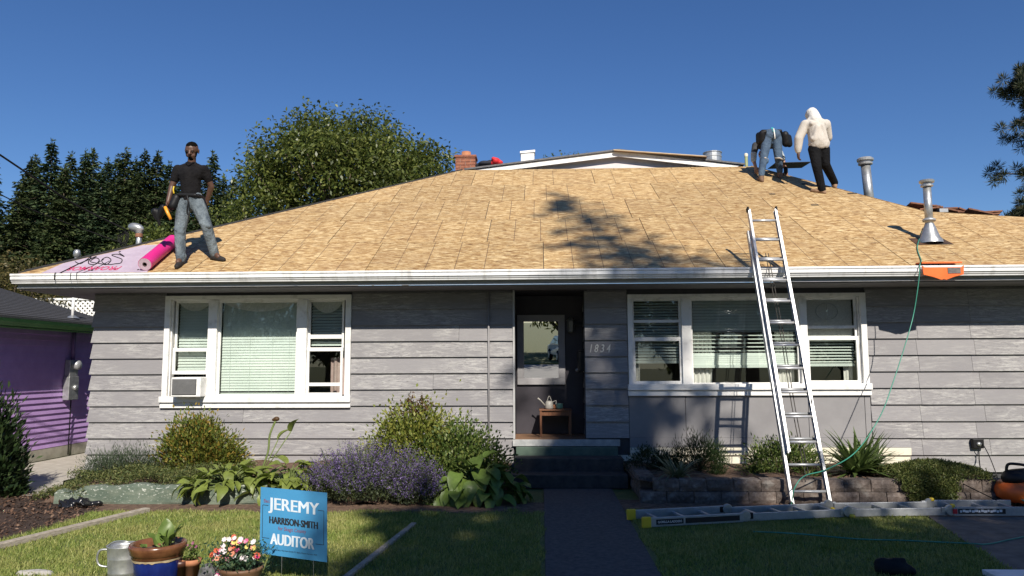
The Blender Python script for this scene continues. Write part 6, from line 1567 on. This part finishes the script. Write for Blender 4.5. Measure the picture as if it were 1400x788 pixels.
for i in range(26):                                             # shingle courses
    d_ = .05+i*.14
    MB().prism([(NEX-.02-d_, 9.19, NEZ+.042+d_*s_), (NEX-.02-d_-.15, 9.19, NEZ+.042+(d_+.15)*s_), (NEX-.02-d_-.15, 9.19, NEZ+.045+(d_+.15)*s_), (NEX-.02-d_, 9.19, NEZ+.054+d_*s_)], (0, 5.22, 0)).build('shingle_course', MAT['nshingle'], nro)
MB().prism([(NEX+.0, 9.10, NEZ+.0), (NEX-4.0, 9.10, NEZ+.01+4*s_), (NEX-4, 9.10, NEZ+.16+4*s_), (NEX+.0, 9.10, NEZ+.13)], (0, .07, 0)).build('barge_board', MAT['green'], nh)
# meter, conduit, roof mast
m0 = PX(97, 520, NX+.05)
em = thing('electric_meter', (NX, m0.y, 1.0), 'grey electric meter box with round dial on the purple wall', 'meter')
y_ = m0.y; z1, z2 = PX(97, 547, NX+.1).z, PX(97, 497, NX+.1).z
MB().box(NX+.001, NX+.12, y_-.15, y_+.13, z1, z1+.42).build('box', MAT['galv'], em, bevel=.008)
MB().box(NX+.001, NX+.10, y_-.12, y_+.12, z1+.425, z2+.06).build('upper_box', MAT['galv'], em, bevel=.006)
MB().lathe([(.085, 0), (.09, .03), (.08, .08), (.05, .10), (0, .105)], (NX+.10, y_+.02, z2-.03), 18, axis=(1, 0, 0)).build('dial', MAT['aludull'], em, smooth=True)
MB().lathe([(.05, 0), (.05, .03), (.03, .04), (0, .045)], (NX+.12, y_+.02, z1+.22), 16, axis=(1, 0, 0)).build('door_latch', MAT['galv'], em, smooth=True)
MB().tube([(NX+.05, y_+.02, z2+.06), (NX+.05, y_+.02, NEZ-.13)], .035, 10).build('conduit', mk('purple painted conduit', (.14, .08, .22), None, .5), em, smooth=True)
MB().tube([(NX+.04, y_+.05, z1), (NX+.04, y_+.05, z1-.12), (NX+.02, y_+.08, .02)], .010, 6).build('ground_wire', MAT['black'], em, smooth=True)
rm_ = PX(99, 436, NEX-.25)
mr = thing('roof_mast', (rm_.x, rm_.y, rm_.z), 'slim white mast on the black shingle roof of the purple house', 'mast')
zr_ = NEZ+.05+.25*s_
MB().tube([(NEX-.25, rm_.y, zr_-.02), (NEX-.25, rm_.y, zr_+.42)], .026, 10).build('pipe', MAT['white'], mr, smooth=True)
MB().lathe([(.04, 0), (.045, .04), (.02, .07), (0, .075)], (NEX-.25, rm_.y, zr_+.42), 10).build('cap', MAT['white'], mr, smooth=True)
MB().lathe([(.12, 0), (.04, .05), (.03, .05)], (NEX-.25, rm_.y, zr_-.01), 12).build('flashing', MAT['galv'], mr, smooth=True)
# white lattice fence beyond
lf = thing('lattice_fence', (-14, 24, 0), 'white diagonal lattice fence seen beyond the purple house roof', 'fence')
y_ = 24.0
xa, xb = PY(50, 420, y_).x, PY(140, 420, y_).x; za, zb2 = PY(60, 440, y_).z, PY(60, 411, y_).z
lm = MB(); w = xb-xa; h_ = zb2-za; k = -h_
while k < w:
    for sgn in (1, -1):
        p0 = Vector((xa+k, y_+.012*sgn, za if sgn > 0 else zb2)); p1 = Vector((xa+k+h_, y_+.012*sgn, zb2 if sgn > 0 else za))
        lm.bar(p0, p1, .02, .05, (0, 1, 0)) if False else lm.obox((p0+p1)/2, (p1-p0)/2, Vector((0, .008, 0)), (p1-p0).cross(Vector((0, 1, 0))).normalized()*.028)
    k += .16
lo = lm.build('lattice', MAT['white'], lf)
MB().box(xa-h_, xb+h_, y_-.05, y_+.05, zb2, zb2+.07).build('top_rail', MAT['white'], lf)
for x_ in (xa, (xa+xb)/2, xb): MB().box(x_-.05, x_+.05, y_+.05, y_+.15, 0, zb2).build('post', MAT['white'], lf)

# ================================================================ TREES
NEED = LM('dark conifer needles', (.013, .029, .014), (.038, .062, .026), (.08, .105, .042), .1, .7, pos=.5, spec=.2)
NEED2 = LM('olive conifer needles', (.018, .033, .011), (.046, .066, .022), (.085, .10, .036), .12, .7, pos=.5, spec=.2)
BROADT = LM('olive broadleaf', (.05, .075, .014), (.115, .145, .03), (.20, .215, .055), .35, .4, pos=.9)
def conifer_mesh(h, rb_, seed, mat, spray=.45, dens=1.0, bare=.1, power=.85):
    g = np.random.default_rng(seed); V = []
    z = h*bare; limbs = []
    while z < h*.985:
        f_ = 1-z/h; r_ = rb_*f_**power*(.7+.55*g.uniform())
        nb_ = max(4, int((7+4*f_)*dens))
        for k in range(nb_):
            a = g.uniform(0, 2*math.pi); L_ = max(.22, r_*g.uniform(.45, 1.2)); dr = -.22-.25*f_
            d = np.array([math.cos(a), math.sin(a), 0]); s_ = np.array([-math.sin(a), math.cos(a), 0])
            ns = max(3, int(L_/spray*5.5*dens))
            t = g.uniform(.12, 1.0, ns)
            droop = dr*L_*t+.22*L_*t**2
            c_ = d*(L_*t)[:, None]+np.stack([np.zeros(ns)]*2+[droop+z], 1)
            lat = g.uniform(-1, 1, ns)[:, None]*s_*(L_*.28*(1.1-t)[:, None]+.06)
            dirv = d*.6+s_*np.sign(g.uniform(-1, 1, ns))[:, None]*g.uniform(.3, 1.0, ns)[:, None]+np.array([0, 0, -.28])+g.normal(size=(ns, 3))*.2
            nrm = np.array([0, 0, 1.0])+g.normal(size=(ns, 3))*.5
            V.append(leaves(c_+lat, dirv, g.uniform(.6, 1.15, ns)*spray*(.55+.45*f_), g.uniform(.26, .42, ns)*spray*(.6+.4*f_), g, nrm, .1))
            if L_ > .6 and k % 2 == 0: limbs.append((z, d*L_*.85, dr*L_*.8))
        z += h*(.018+.022*f_)/max(.7, dens)
    n = 60                                                       # leader
    V.append(leaves(np.stack([g.normal(size=n)*.06, g.normal(size=n)*.06, h*(.93+.07*g.uniform(size=n))], 1), g.normal(size=(n, 3))*.7+np.array([0, 0, .8]), spray*.45, spray*.16, g))
    crown = quads_mesh('crown', np.concatenate(V), mat)
    m = MB(); m.tube([(0, 0, -.3), (0, 0, h*.5), (0, 0, h*.97)], [h*.016, h*.009, .02], 8)
    for z, v, dz in limbs[::2]: m.tube([(0, 0, z), (v[0], v[1], z+dz)], [.03*(1-z/h)+.012, .01], 4)
    return crown, m.mesh('trunk', MAT['bark'], True)
def plant_tree(name, label, meshes, loc, rz=0, s=1.0, sz=1.0, group=None):
    t = bpy.data.objects.new(name, None); t.location = loc; t.rotation_euler = (0, 0, rz); t.scale = (s, s, s*sz); col.objects.link(t)
    tag(t, label, 'tree', group)
    for nm, me in zip(('crown', 'trunk'), meshes):
        o = bpy.data.objects.new(nm, me); col.objects.link(o); o.parent = t
    return t
protos = [conifer_mesh(18, 5.6+.4*i, 40+i, NEED if i % 2 == 0 else NEED2, .62, 1.7, .1, 1.0) for i in range(4)]
# skyline of the conifer wood, (pixel of tip, distance)
tips = [(-10, 212, 56), (44, 216, 62), (72, 192, 60), (50, 214, 66), (98, 210, 66), (118, 206, 60), (128, 204, 68), (148, 218, 62), (162, 213, 70), (173, 204, 60), (186, 216, 66), (199, 206, 60), (216, 208, 60), (232, 222, 66), (292, 209, 58), (270, 236, 66), (306, 240, 64), (320, 244, 70), (252, 232, 60), (28, 250, 56), (90, 226, 54), (140, 232, 54), (188, 236, 52), (236, 244, 52), (334, 252, 60), (-50, 230, 60)]
LAB = 'dark conifer in the wood beyond the purple house'
for i, (x, y, d) in enumerate(tips):
    p_ = PY(x, y, d); hgt = p_.z; s_ = hgt/18.0
    lab = LAB
    if (x, y) == (292, 209): lab = 'slim pointed conifer standing alone right of the polo shirt roofer'
    if (x, y) == (72, 192): lab = 'tallest pointed conifer above the service cables'
    plant_tree('conifer_tree', lab, protos[(i*3+i//4) % 4], (p_.x, d, 0), i*1.7, s_*(1.0 if s_ < 1.3 else .9), 1/(1.0 if s_ < 1.3 else .9), 'conifers in the wood behind')
# lower shrubs/trees in front of the wood
def broad_mesh(seed, R, Hc, n, mat, ls, lw, clumps=120, cr=.16, trunk_h=2.5, droop=-.3, shell=.35):
    g = np.random.default_rng(seed)
    d = unit(g.normal(size=(clumps, 3))); C = d*(shell+(1-shell)*g.uniform(size=(clumps, 1))**.5)*g.uniform(.8, 1.08, (clumps, 1))
    w = g.uniform(.4, 1.4, clumps); w /= w.sum(); idx = g.choice(clumps, n, p=w)
    sc = np.array([R, R, Hc]); Pp = C[idx]*sc+np.clip(g.normal(size=(n, 3)), -1.7, 1.7)*cr*R*np.array([1, 1, .75])
    Dd = unit(Pp-C[idx]*sc)*.6+g.normal(size=(n, 3))*.6+np.array([0, 0, droop]); Nn = g.normal(size=(n, 3))*.7+np.array([0, 0, 1])
    Q_ = leaves(Pp+np.array([0, 0, trunk_h+Hc]), Dd, g.uniform(.7, 1.2, n)*ls, g.uniform(.8, 1.2, n)*lw, g, Nn)
    m = MB(); m.tube([(0, 0, -.2), (.05, 0, trunk_h*.6), (0, .05, trunk_h+Hc*.5)], [R*.07, R*.05, R*.03], 10)
    for k in range(0, clumps, 2):
        e = C[k]*sc+np.array([0, 0, trunk_h+Hc]); b = np.array([0, 0, trunk_h*.7+Hc*.3*g.uniform()])
        m.tube([b, (b+e)/2+g.normal(size=3)*.08*R, e], [R*.028, R*.016, R*.004], 5)
    return quads_mesh('crown', Q_, mat), m.mesh('trunk', MAT['bark'], True)
# big broadleaf tree behind the roof
d = 24.0
c_ = PY(463, 240, d); top = PY(463, 158, d).z
bt = broad_mesh(3, 3.5, 2.75, 52000, BROADT, .17, .075, 210, .115, 3.4, -.45, .45)
plant_tree('walnut_tree', 'large olive green broadleaf tree rising behind the left hip', bt, (c_.x+.2, d, top-8.6), 3.9, .955)
b2 = broad_mesh(4, 2.1, 1.9, 9000, BROADT, .17, .07, 70, .14, 1.6, -.35)
for (px, py_, dd, s_, lab) in ((352, 272, 27, .85, 'lower broadleaf tree left of the big olive green tree'), (555, 196, 26, 1.1, 'broadleaf tree on the chimney side of the big olive green tree'), (788, 204, 34, 1.0, 'distant broadleaf tree just showing above the gable peak'), (225, 300, 20, .65, 'small light green tree behind the polo shirt roofer')):
    p_ = PY(px, py_, dd); plant_tree('broadleaf_tree', lab, b2, (p_.x, dd, p_.z-5.55*s_), px*.01, s_)
b3 = broad_mesh(5, 2.1, 1.6, 6500, LM('brownish olive leaf', (.05, .05, .014), (.11, .10, .03), (.17, .13, .05), .3, .5, pos=.9), .13, .06, 60, .15, 1.0, -.2)
for (px, py_, dd, s_, lab) in ((18, 345, 24, 1.0, 'brownish olive tree behind the purple house ridge'), (95, 372, 26, .85, 'low olive shrubby tree beyond the white lattice'), (-40, 330, 25, 1.1, 'brownish tree at the far end of the purple house')):
    p_ = PY(px, py_, dd); plant_tree('olive_tree', lab, b3, (p_.x, dd, p_.z-4.25*s_), px*.1, s_)
# pine with bunched needles at the right
def pine_mesh(seed, h=13.0):
    g = np.random.default_rng(seed); V = []; m = MB(); m.tube([(0, 0, -.3), (.1, 0, h*.5), (0, .1, h)], [.28, .18, .04], 9)
    for k in range(40):
        z = h*(.30+.69*g.uniform()); a = g.uniform(0, 2*math.pi) if k % 2 else math.pi+g.normal()*.7; L_ = (2.5*(1-(z/h-.28)**1.6)+.3)*g.uniform(.5, 1.0)
        tip = np.array([math.cos(a)*L_, math.sin(a)*L_, z+.25*L_*g.uniform(-.2, .9)])
        m.tube([(0, 0, z), (tip[0]*.5, tip[1]*.5, z+.05), tip], [.06, .035, .012], 5)
        for q_ in range(9):
            tt = g.uniform(.45, 1.05); c0 = np.array([0, 0, z])*(1-tt)+tip*tt+g.normal(size=3)*.16; n = 130
            dd_ = unit(g.normal(size=(n, 3))+np.array([0, 0, .4]))
            V.append(leaves(c0+dd_*g.uniform(0, .14, n)[:, None], dd_, g.uniform(.14, .26, n), .022, g))
    return quads_mesh('crown', np.concatenate(V), LM('pine needles', (.012, .022, .012), (.035, .05, .022), (.10, .085, .04), .1, .6)), m.mesh('trunk', MAT['bark'], True)
d = 26.0; p_ = PY(1420, 95, d)
plant_tree('pine_tree', 'open-branched dark pine rising beyond the right wing roof', pine_mesh(8, p_.z), (PY(1416, 250, d).x+.85, d, 0), .4)

# ---- trees across the street, some added, that throw the shade on roof, steps and lawn
tallA = conifer_mesh(23.5, 3.1, 77, NEED, .8, 1.05, .22, .62)
plant_tree('street_conifer', 'tall conifer across the street shading the entrance and roof', tallA, (6.5, -10.0, 0), .3)
tb_ = broad_mesh(13, 4.4, 3.0, 22000, BROADT, .36, .22, 140, .14, 7.6, -.2, .2)
plant_tree('shade_tree', 'broad street tree shading the right lawn', tb_, (8.9, -10.5, 0), 1.0)
tb2 = broad_mesh(14, 1.5, 1.4, 2600, BROADT, .32, .17, 40, .17, 11.6, -.2, .2)
plant_tree('shade_tree', 'added unseen slender tree shading the walk edge of the left lawn', tb2, (3.95, -10.2, 0), 2.0)  # unseen tree, added and placed for dappled shade on the lawn
plant_tree('shade_tree', 'added unseen narrow tree shading the entrance steps', broad_mesh(15, 1.35, 1.9, 6500, BROADT, .3, .17, 60, .16, 13.4, -.2, .2), (5.85, -10.4, 0), .5)  # unseen crown added to deepen the shade over doorway and steps
for i in range(14):
    plant_tree('street_tree', 'leafy tree in the row across the street', b2, (-44+6.6*i+1.3*math.sin(i*5), -33-2.5*math.cos(i*3), -2.2), i*1.3, 2.7+.35*math.sin(i*2.2), 1.05, 'row of trees across the street')
# hedge-green verge across the street
struct(MB().box(-60, 60, -17.5, -16, -.2, .06).build('verge', MAT['ground']))

# ---- parked cars seen in the door glass
def car(loc, rz, paint, label):
    t = bpy.data.objects.new('parked_car', None); t.location = loc; t.rotation_euler = (0, 0, rz); col.objects.link(t); tag(t, label, 'car')
    side = [(-2.2, .35), (-2.25, .62), (-2.1, .85), (-1.25, .95), (-.55, 1.42), (.75, 1.45), (1.55, 1.0), (2.15, .92), (2.25, .6), (2.2, .35)]
    def loft(pts, y, inset):
        m = MB(); n_ = len(pts)
        A = [(x, -y+(inset if z > .96 else 0), z) for x, z in pts]; B = [(x, y-(inset if z > .96 else 0), z) for x, z in pts]
        m.add(A+B, [tuple(range(n_)), tuple(range(2*n_-1, n_-1, -1))]+[(i, (i+1) % n_, (i+1) % n_+n_, i+n_) for i in range(n_)]); return m
    def put(m, nm, mat, par=t, **k):
        me = m.mesh(nm, mat); bm = bmesh.new(); bm.from_mesh(me); bmesh.ops.recalc_face_normals(bm, faces=bm.faces); bm.to_mesh(me); bm.free()
        o = bpy.data.objects.new(nm, me); col.objects.link(o); o.parent = par
        if k.get('bevel'): b = o.modifiers.new('b', 'BEVEL'); b.width = k['bevel']; b.segments = 3
        return o
    put(loft(side, .86, .14), 'body', paint, bevel=.06)
    g_ = mk('car glass', (.01, .012, .014), None, .05)
    m = MB()
    for s_ in (-1, 1): m.add([(-1.05, s_*.845, 1.0), (1.35, s_*.845, 1.0), (.70, s_*.735, 1.38), (-.50, s_*.735, 1.38)], [(0, 1, 2, 3)])
    put(m, 'side_windows', g_)
    m = MB(); m.add([(-1.22, -.7, .99), (-1.22, .7, .99), (-.60, .66, 1.40), (-.60, -.66, 1.40)], [(0, 1, 2, 3)]); put(m, 'windscreen', g_)
    m = MB(); m.add([(1.53, -.7, 1.03), (1.53, .7, 1.03), (.82, .66, 1.43), (.82, -.66, 1.43)], [(0, 1, 2, 3)]); put(m, 'rear_window', g_)
    for x in (-1.4, 1.35):
        for s_ in (-1, 1):
            w_ = put(MB().lathe([(0, -.1), (.3, -.1), (.33, -.06), (.33, .06), (.3, .1), (0, .1)], (x, s_*.80, .33), 20, axis=(0, 1, 0)), 'wheel', MAT['blackrub'])
            put(MB().lathe([(0, .115), (.2, .112), (.21, .1)], (x, s_*.80, .33), 16, axis=(0, s_, 0)), 'rim', MAT['alu'], w_)
    for s_ in (-1, 1): put(MB().box(-2.262, -2.2, s_*.62-.14, s_*.62+.14, .62, .74), 'headlight', MAT['glass'], bevel=.02)
car((1.55, -19.0, .0), 1.42, mk('white car paint', (.7, .7, .7), None, .2), 'white parked car across the street')
